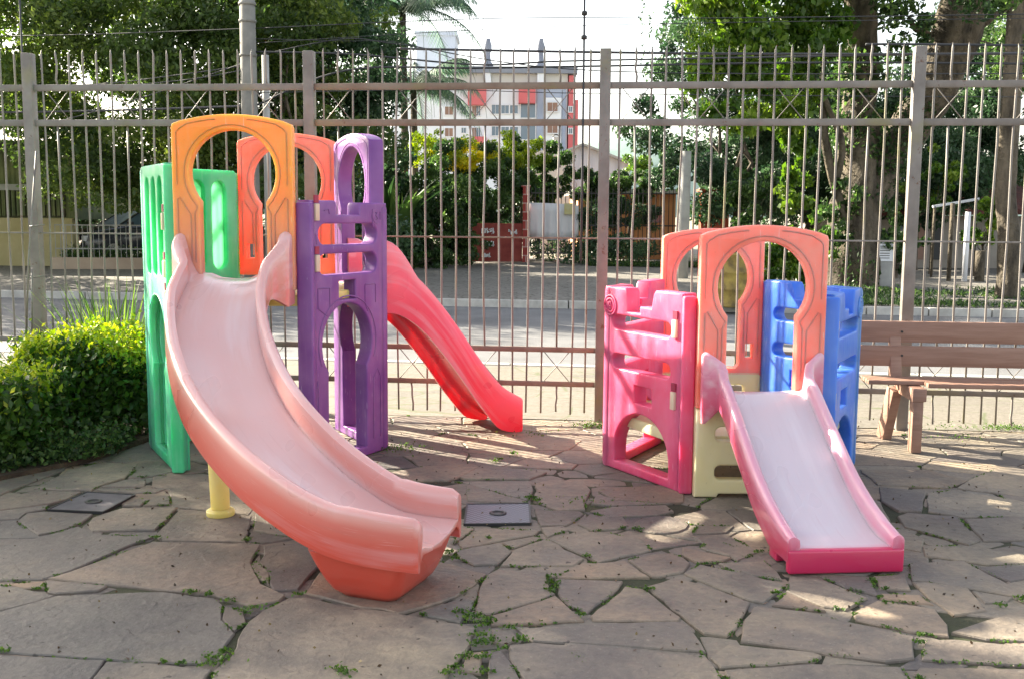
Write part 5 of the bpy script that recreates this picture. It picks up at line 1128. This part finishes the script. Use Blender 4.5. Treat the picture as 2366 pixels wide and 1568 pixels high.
# car
def car(loc, rz, lab):
    th = thing('parked_car', loc, lab, 'car', rz=rz)
    M['carpaint'] = simple('car_paint', (.03, .035, .05), None, rough=.25); M['carpaint'].node_tree.nodes['Principled BSDF'].inputs['Coat Weight'].default_value = .6
    # side profile (x forward) lofted across the width
    low = [(-2.0, .35), (-2.05, .6), (-1.98, .92), (-1.2, 1.0), (1.0, .98), (1.75, .86), (2.0, .70), (2.05, .45), (1.98, .28), (-1.9, .26)]
    secs = [(-.84, .93), (-.78, 1), (0, 1.02), (.78, 1), (.84, .93)]
    V_ = [(x * (s if abs(y) > .8 else 1), y, .26 + (z - .26) * s) for y, s in secs for x, z in low]; m_ = len(low)
    F_ = [(i * m_ + k, i * m_ + (k + 1) % m_, (i + 1) * m_ + (k + 1) % m_, (i + 1) * m_ + k) for i in range(4) for k in range(m_)] + [tuple(reversed(range(m_))), tuple(4 * m_ + k for k in range(m_))]
    mb = MB(); mb.add(V_, F_); mb.build('body', M['carpaint'], th, .04, 3)
    cab = [(-1.75, .97), (-1.25, 1.38), (-.9, 1.43), (.1, 1.43), (.42, 1.38), (1.12, .97)]
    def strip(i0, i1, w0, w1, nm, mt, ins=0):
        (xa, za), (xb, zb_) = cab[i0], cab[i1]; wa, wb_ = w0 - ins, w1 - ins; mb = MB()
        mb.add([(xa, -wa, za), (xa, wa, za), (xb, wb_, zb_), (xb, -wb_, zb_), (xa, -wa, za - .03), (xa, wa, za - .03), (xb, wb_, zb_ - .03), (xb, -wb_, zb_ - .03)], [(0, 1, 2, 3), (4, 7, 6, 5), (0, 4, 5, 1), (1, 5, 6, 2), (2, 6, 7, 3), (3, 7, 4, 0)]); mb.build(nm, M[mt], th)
    M['carglass_sky'] = simple('car_glass_painted_sky', (.22, .28, .36), (.5, .56, .62), 1.5, .12); strip(0, 1, .72, .62, 'rear_window', 'carglass_sky'); strip(5, 4, .74, .60, 'windscreen', 'carglass_sky')  # pale blue sky reflection painted into the car glass colour
    mb = MB(); V_ = [(cab[i][0], s * w_, cab[i][1] + .004) for s in (-1, 1) for i, w_ in ((1, .62), (2, .6), (3, .6), (4, .6))]; mb.add(V_, [(0, 1, 5, 4), (1, 2, 6, 5), (2, 3, 7, 6)]); mb.build('roof', M['carpaint'], th)
    for s in (-1, 1):
        mb = MB(); mb.add([(c_[0], s * w_, c_[1]) for c_, w_ in zip(cab, (.74, .63, .61, .61, .61, .76))], [(0, 1, 2, 3, 4, 5)]); mb.build('side_window', M['glass'], th)
        mb = MB()
        for (i0, i1) in ((0, 1), (3, 3), (5, 4)):
            a_, b_ = cab[i0], cab[i1]; 
            if i0 == i1: mb.bar((-.25, s * .75, .97), (-.25, s * .62, 1.42), .05, .03)
            else: mb.bar((a_[0], s * .755, a_[1]), (b_[0], s * .63, b_[1]), .05, .04)
        mb.build('pillar', M['carpaint'], th)
        mb = MB(); mb.box((1.86, s * .66 - .17, .56), (2.03, s * .66 + .13, .72)); mb.build('headlight', M['white'], th, .03)
        mb = MB(); mb.box((.75, s * .90 - .07, .98), (.92, s * .90 + .07, 1.1)); mb.build('mirror', M['carpaint'], th, .03)
        for x in (-1.25, 1.3):
            w_ = MB(); w_.lathe([(.0, -.1), (.2, -.1), (.31, -.09), (.32, -.05), (.32, .05), (.31, .09), (.2, .1), (0, .1)], 24); t_ = w_.mesh('w'); t_.transform(Matrix.Rotation(R(90), 4, 'X')); o = link('wheel', t_, M['cable'], th); o.location = (x, s * .78, .32)
            w_ = MB(); w_.lathe([(.0, .105), (.17, .108), (.19, .1)], 16); t_ = w_.mesh('w'); t_.transform(Matrix.Rotation(R(90) * (1 if s < 0 else -1), 4, 'X')); link('rim', t_, M['concrete'], o)
    mb = MB(); mb.box((2.02, -.2, .42), (2.065, .2, .53)); mb.build('number_plate', M['concrete'], th)
    mb = MB(); mb.box((2.0, -.4, .58), (2.045, .4, .7)); mb.build('grille', M['dark'], th); return th
c_ = at(262, 570, 29.6); car((-10.45, 30.4, .12), R(222), 'dark parked car facing left behind the low wall railing')
# ------------------------------------------------------------------ trees, shrubs and wires
def vt(name, x, yc, Y, rx, rz_, label, n, leaf, seed, mat, ry=None, base_x=None, **k):
    """tree whose crown centre is seen at picture point (x, yc) at distance Y"""
    c = at(x, yc, Y); b = Vector((c.x if base_x is None else at(base_x, yc, Y).x, Y, 0))
    return tree(name, b, 0, (rx, ry or rx * .8, rz_), label, n=n, leaf=leaf, seed=seed, mat=mat, cz=c.z, offs=(c.x - b.x, 0), **k)
vt('street_tree', 335, 170, 25.5, 3.9, 4.9, 'broad olive-green tree filling the left behind the fence, above the parked car', 90000, .125, 31, 'tree_leaf', r=.28, clumps=150, cl=.17, hollow=.35, base_x=430, zmin=1.75)
vt('street_tree', 545, 150, 24.5, 3.1, 4.9, 'leafy mid-green tree behind the concrete utility pole', 48000, .12, 32, 'tree_leaf', r=.22, clumps=100, cl=.19, hollow=.3, base_x=600, zmin=1.7)
vt('street_tree', 765, 150, 27.5, 2.05, 5.6, 'tall dark tree behind the purple arch, left of the palm', 42000, .13, 33, 'dark_leaf', r=.24, clumps=90, cl=.2, hollow=.3)
vt('street_tree', 60, 95, 33, 4.2, 3.1, 'sunlit yellow-green tree at the far left edge above the slatted house', 20000, .15, 34, 'lime_leaf', r=.2, clumps=50, cl=.25)
vt('shrub', 720, 470, 29.5, 1.9, 1.9, 'dark shrub low behind the purple and coral arches', 12000, .10, 35, 'dark_leaf', r=.05, group=None, cat='shrub')
vt('shrub', 215, 500, 33.5, 2.6, 1.3, 'dark shrubbery behind the parked car', 12000, .12, 75, 'dark_leaf', r=.05, clumps=40, cat='shrub')
# shrubs round the painted wall
vt('shrub', 930, 490, 30.5, 1.3, 2.1, 'dark dense shrub just right of the purple arch', 18000, .12, 36, 'dark_leaf', r=.05, clumps=50, cat='shrub')
vt('shrub', 1020, 480, 30.8, 1.25, 2.05, 'blue-green tall shrub left of the painted red wall', 18000, .11, 37, 'green_leaf', r=.05, clumps=50, cat='shrub')
vt('shrub', 1120, 435, 33.0, 1.6, 1.5, 'bushy green shrub above the painted red wall', 20000, .11, 38, 'green_leaf', r=.05, clumps=50, cat='shrub')
vt('shrub', 1245, 415, 34.2, 1.15, 1.45, 'slender green shrub above the white sheet', 14000, .11, 39, 'green_leaf', r=.05, clumps=36, cat='shrub')
vt('flowering_shrub', 1062, 365, 32.6, .85, .45, 'shrub crown full of yellow blossom under the apartment block', 5200, .10, 40, 'yellow_flower', r=.04, clumps=26, cl=.33, cat='shrub')
vt('shrub', 1010, 345, 32.2, .9, .45, 'pale yellow-green shrub tips left of the yellow blossom', 4200, .09, 41, 'new_leaf', r=.04, clumps=26, cl=.33, cat='shrub')
vt('shrub', 1205, 355, 33.6, .9, .75, 'bright yellow-green shrub top reaching the middle of the apartment block', 6500, .08, 42, 'new_leaf', r=.04, clumps=36, cl=.25, cat='shrub')
vt('shrub', 1330, 425, 34.6, 1.0, .42, 'spiky green shrub in front of the white gable', 4200, .09, 43, 'green_leaf', r=.04, clumps=24, cat='shrub')
vt('shrub', 1455, 435, 34.2, 1.6, .55, 'dark green creeper heaped on the orange house wall', 14000, .12, 44, 'green_leaf', r=.04, clumps=40, cat='shrub')
vt('shrub', 1420, 500, 33.2, 1.7, .45, 'brownish dark shrub hanging over the orange wall', 7500, .09, 58, 'dark_leaf', r=.04, clumps=36, cat='shrub')
vt('shrub', 1500, 385, 40, 1.1, .75, 'yellow-green shrub right of the middle fence post', 6000, .10, 45, 'lime_leaf', r=.05, clumps=30, cat='shrub')
vt('shrub', 1395, 575, 32.7, 2.4, .42, 'low dark shrubs along the foot of the street fence', 9000, .09, 46, 'dark_leaf', r=.03, clumps=50, cat='shrub')
vt('shrub', 985, 612, 28.6, 1.0, .35, 'low sunlit weeds and shrub at the corner left of the painted wall', 4500, .09, 47, 'green_leaf', r=.03, clumps=30, cat='shrub')
vt('shrub', 905, 560, 29.8, 1.2, 1.0, 'low dark shrub at the foot of the purple playset wall line, across the street', 9000, .11, 70, 'dark_leaf', r=.04, clumps=40, cat='shrub')
vt('shrub', 1010, 555, 30.2, 1.3, 1.0, 'low mixed green shrub left of the painted red wall', 10000, .10, 71, 'green_leaf', r=.04, clumps=44, cat='shrub')
vt('shrub', 1130, 490, 34.6, 1.9, 1.0, 'dark leafy hedge plant close behind the painted red wall', 12000, .11, 72, 'dark_leaf', r=.04, clumps=44, cat='shrub')
# right hand trees
vt('street_tree', 1700, 270, 31, 2.55, 3.1, 'dark tree behind the bright leaves, left of the thick trunk', 46000, .13, 48, 'dark_leaf', r=.22, clumps=90, cl=.2, hollow=.35, base_x=1720)
vt('street_tree', 2290, 270, 33, 2.9, 3.3, 'dark green tree over the red roofed house at the right', 46000, .14, 49, 'dark_leaf', r=.2, clumps=80, cl=.2)
vt('street_tree', 1880, 330, 35, 3.3, 3.4, 'broad dark tree behind the forked trunk', 40000, .15, 73, 'dark_leaf', r=.2, clumps=80, cl=.24)
vt('street_tree', 2120, 400, 29.6, 2.0, 1.5, 'low dark foliage hanging in front of the red tiled roof', 20000, .12, 74, 'dark_leaf', r=.12, clumps=60, cl=.26)
vt('street_tree', 2370, 60, 29, 2.2, 2.3, 'lighter green tree at the top right corner', 9000, .11, 50, 'green_leaf', r=.18, clumps=60, cl=.2, base_x=2420)
vt('shrub', 1812, 590, 22.0, .60, .62, 'bright lime broad-leaved bush seen through the coral arch', 2600, .15, 51, 'lime_leaf', r=.04, clumps=34, cl=.26, cat='shrub')
vt('shrub', 2075, 560, 26, .6, .85, 'mottled green shrub between the thick trunk and the right fence post', 4200, .10, 52, 'green_leaf', r=.04, clumps=30, cat='shrub')
vt('shrub', 2275, 520, 25.8, .5, .8, 'lime leafy shrub beside the right-hand thin trunk', 2600, .13, 53, 'lime_leaf', r=.04, clumps=26, cat='shrub')
vt('shrub', 1755, 470, 27.5, .95, .85, 'green shrub under the tree, right of the bright brick wall', 5200, .11, 54, 'green_leaf', r=.04, clumps=36, cat='shrub')
vt('shrub', 2160, 430, 28, .8, .9, 'yellow-green shrub against the red tiled roof', 3400, .11, 55, 'lime_leaf', r=.04, clumps=26, cat='shrub')
# the big forked tree
YT = 23.0; b0 = at(1968, 655, YT); b0.z = 0
BT = thing('forked_tree', b0, 'huge forked tree with rough trunk and bright hanging leaves right of centre', 'tree')
def L3(x, y, Y): return at(x, y, Y) - b0
mb = MB()
def knobby(mb, pts, rs, n=22, seed=1, amp=.09):
    rg = random.Random(seed); sp = smooth([Vector(p_) for p_ in pts], 7); m_ = len(sp); k0 = len(mb.v)
    ph = [rg.uniform(0, 6.28) for _ in range(8)]
    rr = [rs[0] + (rs[-1] - rs[0]) * 0 for _ in sp]
    for i in range(m_):
        u = i / (m_ - 1) * (len(rs) - 1); j = min(int(u), len(rs) - 2); rr[i] = rs[j] + (rs[j + 1] - rs[j]) * (u - j)
    mb.tube(sp, rr, n)
    for i in range(m_):
        for k in range(n):
            v_ = Vector(mb.v[k0 + i * n + k]); c_ = sp[i]; a = 2 * math.pi * k / n
            s_ = 1 + amp * (math.sin(3 * a + ph[0] + i * .12) + .7 * math.sin(5 * a + ph[1] - i * .2) + .5 * math.sin(i * .9 + ph[2] + a)) + rg.gauss(0, .012)
            mb.v[k0 + i * n + k] = tuple(c_ + (v_ - c_) * s_)
knobby(mb, [(0, 0, -.2), (0, 0, .15), L3(1972, 560, YT), L3(1982, 470, YT), L3(1990, 395, YT), L3(1988, 320, YT), L3(1986, 250, YT)], [.80, .62, .55, .54, .50, .40, .28], seed=2)
knobby(mb, [L3(1985, 440, YT), L3(1978, 330, YT), L3(1990, 180, YT - .3), L3(1985, 40, YT - .6), L3(1975, -120, YT - 1)], [.42, .36, .33, .31, .25], seed=3)
knobby(mb, [L3(1985, 500, YT), L3(2020, 420, YT), L3(2080, 330, YT), L3(2150, 220, YT - .4), L3(2200, 90, YT - .8), L3(2250, -60, YT - 1.2)], [.42, .46, .42, .43, .46, .42], seed=4)
knobby(mb, [L3(1960, 520, YT - .5), L3(1925, 420, YT - .6), L3(1905, 320, YT - .7), L3(1895, 230, YT - .8), L3(1850, 120, YT - 1)], [.10, .09, .085, .07, .05], n=10, seed=5)
knobby(mb, [L3(1930, 430, YT - .6), L3(1945, 330, YT - .8), L3(1900, 200, YT - .9), L3(1925, 40, YT - 1)], [.07, .07, .05, .04], n=10, seed=6)
limbs(mb, L3(2180, 140, YT - .6), [L3(2100, 40, YT - 1), L3(2330, 20, YT - 1)], .12, .04, np.random.default_rng(5))
mb.build('trunk', M['bark_coarse'], BT)
rng = np.random.default_rng(77); PP = []; TT = []
for x, y, Y, rx, rz_, n, cl_ in ((1760, 40, 21.6, 1.25, 1.35, 3800, 40), (1700, 200, 21.8, .8, .75, 1500, 18), (1810, 240, 21.8, .85, .9, 1900, 22), (1880, 60, 21.4, .8, 1.2, 2000, 24), (1850, 400, 22, .42, .9, 900, 14), (1660, 60, 22, .8, 1.3, 1900, 22), (1920, -150, 21, 2.2, 1.1, 4200, 40), (1900, 560, 22, .3, .6, 300, 8)):
    c_ = L3(x, y, Y); P, t_, _ = crown_points(c_, (rx, rx * .8, rz_), n, rng, cl_, .3, .3); PP.append(P); TT.append(t_)
P = np.concatenate(PP); dirs = np.tile(np.array([[.1, -.1, -1.]]), (len(P), 1)) * .6 + rng.normal(size=(len(P), 3)) * .5
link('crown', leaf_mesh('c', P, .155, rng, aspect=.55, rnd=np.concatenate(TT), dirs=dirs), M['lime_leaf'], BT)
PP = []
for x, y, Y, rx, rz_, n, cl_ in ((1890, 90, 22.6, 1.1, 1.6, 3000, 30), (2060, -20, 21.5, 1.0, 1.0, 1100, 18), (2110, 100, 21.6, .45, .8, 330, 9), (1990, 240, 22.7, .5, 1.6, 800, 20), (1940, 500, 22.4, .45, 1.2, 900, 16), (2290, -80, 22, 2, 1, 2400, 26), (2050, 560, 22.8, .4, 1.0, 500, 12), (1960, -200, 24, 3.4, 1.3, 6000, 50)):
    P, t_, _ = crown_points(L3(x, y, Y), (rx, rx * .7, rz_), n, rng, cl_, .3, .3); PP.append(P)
P = np.concatenate(PP); link('darker_leaves', leaf_mesh('c', P, .13, rng, aspect=.5, up=.6), M['green_leaf'], BT)  # second set of leaves in the darker green material
P = []
for _ in range(5200):
    u = rng.random(); y = 655 - 560 * u; c_ = L3(1972 + 20 * u, y, YT); a = rng.uniform(0, 2 * math.pi); r_ = (.66 if u < .35 else .52) * rng.uniform(1.0, 1.22)
    if math.sin(a * 3 + u * 9) + math.sin(u * 23) > .35: P.append((c_.x + r_ * math.cos(a), c_.y + r_ * math.sin(a), c_.z))
for _ in range(1500):
    u = rng.random(); c_ = L3(2015 + 150 * u, 430 - 260 * u, YT - .4 * u); a = rng.uniform(0, 6.28); P.append((c_.x + .5 * math.cos(a) * .9, c_.y - .45 * abs(math.sin(a)), c_.z + rng.normal() * .12))
link('creeper', leaf_mesh('v', P, .085, rng, aspect=.6, up=.8, rnd=rng.random(len(P)) * .8), M['green_leaf'], BT)
# hanging willow-like strands
P = []; D = []
for _ in range(70):
    x = rng.uniform(1585, 1720); c_ = L3(x, rng.uniform(-80, 10), 21.9 + rng.uniform(-.5, .5)); l = rng.uniform(.8, 2.4) * (1.1 if x < 1660 else .6); k = int(l / .035)
    for i in range(k): P.append((c_.x + .05 * math.sin(i * .2) + rng.normal() * .03, c_.y + rng.normal() * .03, c_.z - i * .035))
link('hanging_strands', leaf_mesh('h', P, .075, rng, aspect=.3, dirs=np.tile(np.array([[.15, 0, -1.]]), (len(P), 1))), M['lime_leaf'], BT)
# twisted strands against the sky and a straggling branch tip
for x, y0, y1 in ((1484, 0, 150), (1502, 20, 130)):
    P = []
    for i in range(90): c_ = L3(x + 4 * math.sin(i * .2) + rng.normal() * 2.2, y0 + (y1 - y0) * i / 90, 21); P.append(tuple(c_))
    link('hanging_strand', leaf_mesh('h', P, .06, rng, aspect=.4, up=1), M['green_leaf'], BT)
# thin trunk at the right edge
b = at(2330, 690, 19.8); b.z = 0; ET = thing('slim_tree', b, 'slimmer mottled tree trunk at the right edge across the street', 'tree')
mb = MB(); knobby(mb, [(0, 0, -.2), (0, 0, .2), at(2332, 560, 19.8) - b, at(2322, 440, 19.8) - b, at(2330, 300, 19.8) - b, at(2350, -40, 19.8) - b], [.27, .21, .19, .18, .17, .14], n=16, seed=8, amp=.07); mb.build('trunk', M['bark_coarse'], ET)
P, t_, _ = crown_points(at(2345, -60, 19.8) - b, (1.3, 1, .9), 2600, rng, 26, .3, .3); P2, t2, _ = crown_points(at(2355, 130, 20.2) - b, (.35, .5, .8), 420, rng, 14, .3, .3)
link('crown', leaf_mesh('c', np.concatenate([P, P2]), .12, rng, up=.5, rnd=np.concatenate([t_, t2])), M['green_leaf'], ET)
# palm
def palm(loc, h, lab, seed, k_=1.0):
    rg = random.Random(seed); th = thing('palm_tree', loc, lab, 'palm'); mb = MB(); mb.tube([(0, 0, -.1), (.05, 0, h * .5), (0, 0, h)], [.17, .11, .10], 12); mb.build('trunk', M['bark'], th)
    for k in range(34):
        a = 2.399 * k + rg.uniform(-.2, .2); el = rg.uniform(.15, 1.15); l = rg.uniform(2.5, 3.3) * k_; d_ = Vector((math.cos(a), math.sin(a), 0)); pts = []
        for i in range(13):
            u = i / 12; pts.append(Vector((0, 0, h)) + d_ * l * (math.sin(u * 1.5) * .75 * math.cos(el * .7)) + Vector((0, 0, l * (u * math.sin(el) - 1.05 * u * u * (.55 + .25 * math.cos(el))))))
        mb = MB(); mb.tube(pts, [.02 * (1 - i / 13) + .003 for i in range(13)], 5); V_ = []; F_ = []
        s_ = Vector((-d_.y, d_.x, 0))
        for i in range(1, 60):
            u = i / 60 * 12; j = min(int(u), 11); c_ = pts[j].lerp(pts[j + 1], u - j); t_ = (pts[j + 1] - pts[j]).normalized(); ll = .62 * math.sin(min(1, i / 60 * 1.15 + .12) * math.pi) ** .6 * rg.uniform(.8, 1.1) * k_
            for s in (-1, 1):
                e = c_ + (s_ * s * .75 + t_ * .5 + Vector((0, 0, -.55 - rg.random() * .4))).normalized() * ll; o_ = len(V_); V_ += [c_ - t_ * .02, c_ + t_ * .02, e]; F_.append((o_, o_ + 1, o_ + 2))
        mb.add(V_, F_); o = mb.build('frond', M['palm_leaf'], th)
        a_ = o.data.attributes.new('rnd', 'FLOAT', 'FACE'); a_.data.foreach_set('value', [rg.random() for _ in o.data.polygons])
    return th
c_ = at(930, 20, 33); palm((c_.x, 33, 0), c_.z, 'palm with long drooping fronds against the bright sky left of centre', 3, 1.35)
c_ = at(955, 200, 34.5); palm((c_.x, 34.5, 0), c_.z, 'lower palm whose fronds hang in front of the pale apartment block', 6, 1.15)
# banana-like broad leaves low behind the purple arch
c_ = at(905, 420, 29); blades((c_.x, 28.8, 1.0), 60, 1.6, .5, 'broad-leaved plant behind the purple side arch', 14, mat='green_leaf', lean=.8, w=.22)
# unseen trees left of the frame, crowns and added lobes shaped to shade the playground
tree('unseen_shade_tree', (-9.35, 9.74, 0), 0, (3.6, 1.85, .7), 'large unseen tree on the near pavement, crown and added lobes shaped to shade the playground, just outside the left of the view', n=30000, leaf=.16, seed=61, mat='tree_leaf', r=.25, cz=7.0, clumps=120, cl=.30, hollow=.05, extra=[((3.7, 1.4, 7.0), (1.9, 1.4, .6), 12000), ((-.1, 2.4, 7.0), (1.35, .45, .3), 4000), ((3.0, 3.0, 7.0), (1.2, .5, .4), 3000)])
tree('unseen_shade_tree', (-13.5, 12.0, 0), 0, (2.1, 1.8, .75), 'second unseen tree further left, shaped to shade the playground, outside the view', n=20000, leaf=.16, seed=62, mat='tree_leaf', r=.25, cz=7.0, clumps=70, cl=.32, hollow=.05)
tree('street_tree', (-15.8, 24.5, 0), 0, (4.2, 3.4, 4.2), 'tree across the street, just outside the left of the view', n=26000, leaf=.16, seed=63, mat='tree_leaf', r=.25, cz=5.2, clumps=90, cl=.24, hollow=.2)
rng = np.random.default_rng(91); n = 15000; X_ = rng.uniform(5.2, 15, n); Y_ = FK(0) - .14 * X_ + .25 + rng.random(n) ** 1.2 * 4.6
kk = (np.sin(X_ * 1.3) + np.sin(Y_ * 2.1 + X_) + rng.normal(size=n) * .8) > -.5
tag(link('verge_grass', leaf_mesh('g', np.c_[X_, Y_, np.abs(rng.normal(size=n)) * .03 + .03][kk], .11, rng, aspect=.22, up=-1.2), M['green_leaf']), 'worn grass on the verge under the right-hand trees', 'grass', kind='stuff')
n = 7000; X_ = rng.uniform(2.2, 6.0, n); Y_ = 30.6 + rng.random(n) * 1.5 - .05 * X_
tag(link('verge_grass', leaf_mesh('g', np.c_[X_, Y_, np.abs(rng.normal(size=n)) * .03 + .05], .12, rng, aspect=.25, up=-1.2), M['green_leaf']), 'strip of grass below the orange house and the dark street fence', 'grass', kind='stuff')
# overhead wires
WG = 'overhead wires along the street'
def wire(pts, r, lab, sag=.0):
    P = smooth([at(*p_) for p_ in pts], 8); mb = MB(); mb.tube(P, r, 5); return tag(mb.build('overhead_wire', M['cable']), lab, 'wire', WG)
wire([(-150, 86, 23), (200, 80, 21), (582, 66, 19.6)], .008, 'thin high wire running left from the top of the utility pole')
wire([(590, 66, 19.6), (1150, 43, 18.8), (1700, 42, 18.4), (2600, 30, 17.5)], .008, 'thin high wire crossing the sky right of the utility pole')
wire([(-150, 202, 23), (200, 196, 21), (400, 175, 20), (582, 150, 19.6)], .010, 'wire sagging left through the olive tree')
wire([(-150, 206, 23), (150, 206, 21.3), (420, 186, 20), (582, 158, 19.6)], .010, 'second wire just under the sagging one on the left')
wire([(100, 290, 21.6), (300, 235, 20.5), (582, 140, 19.5)], .010, 'steep wire rising from the left to the utility pole')
wire([(-150, 262, 23), (200, 257, 21.5), (582, 245, 19.6)], .022, 'thick cable at the left below the fence points')
wire([(590, 245, 19.6), (800, 163, 19.4), (1100, 158, 19), (1400, 153, 18.6), (1900, 145, 18.2), (2600, 150, 17.5)], .018, 'thick cable across the top of the apartment block')
wire([(590, 120, 19.6), (820, 126, 19.3), (1100, 150, 18.9), (1300, 142, 18.7), (1700, 134, 18.3), (2600, 118, 17.5)], .016, 'thick cable crossing just above the apartment roof')
wire([(590, 130, 19.6), (790, 91, 19.4), (930, 104, 19.2), (1400, 165, 18.6), (2600, 170, 17.5)], .010, 'wire dropping from the pole through the palm')
wire([(590, 100, 19.6), (1100, 70, 18.9), (1550, 55, 18.4), (2600, 40, 17.5)], .006, 'faint thin wire sloping up across the bright sky')
wire([(590, 215, 19.6), (1000, 208, 19.2), (1330, 216, 18.7), (1900, 222, 18.2), (2600, 226, 17.5)], .007, 'thin wire across the red panels of the apartment block')
wire([(590, 90, 19.6), (780, 95, 19.4), (930, 100, 19.2), (1080, 148, 19)], .006, 'thin short wire passing the water tower')
wire([(2000, 103, 18), (2130, 103, 17.9), (2600, 108, 17.5)], .02, 'dark cable between the two limbs of the big tree')
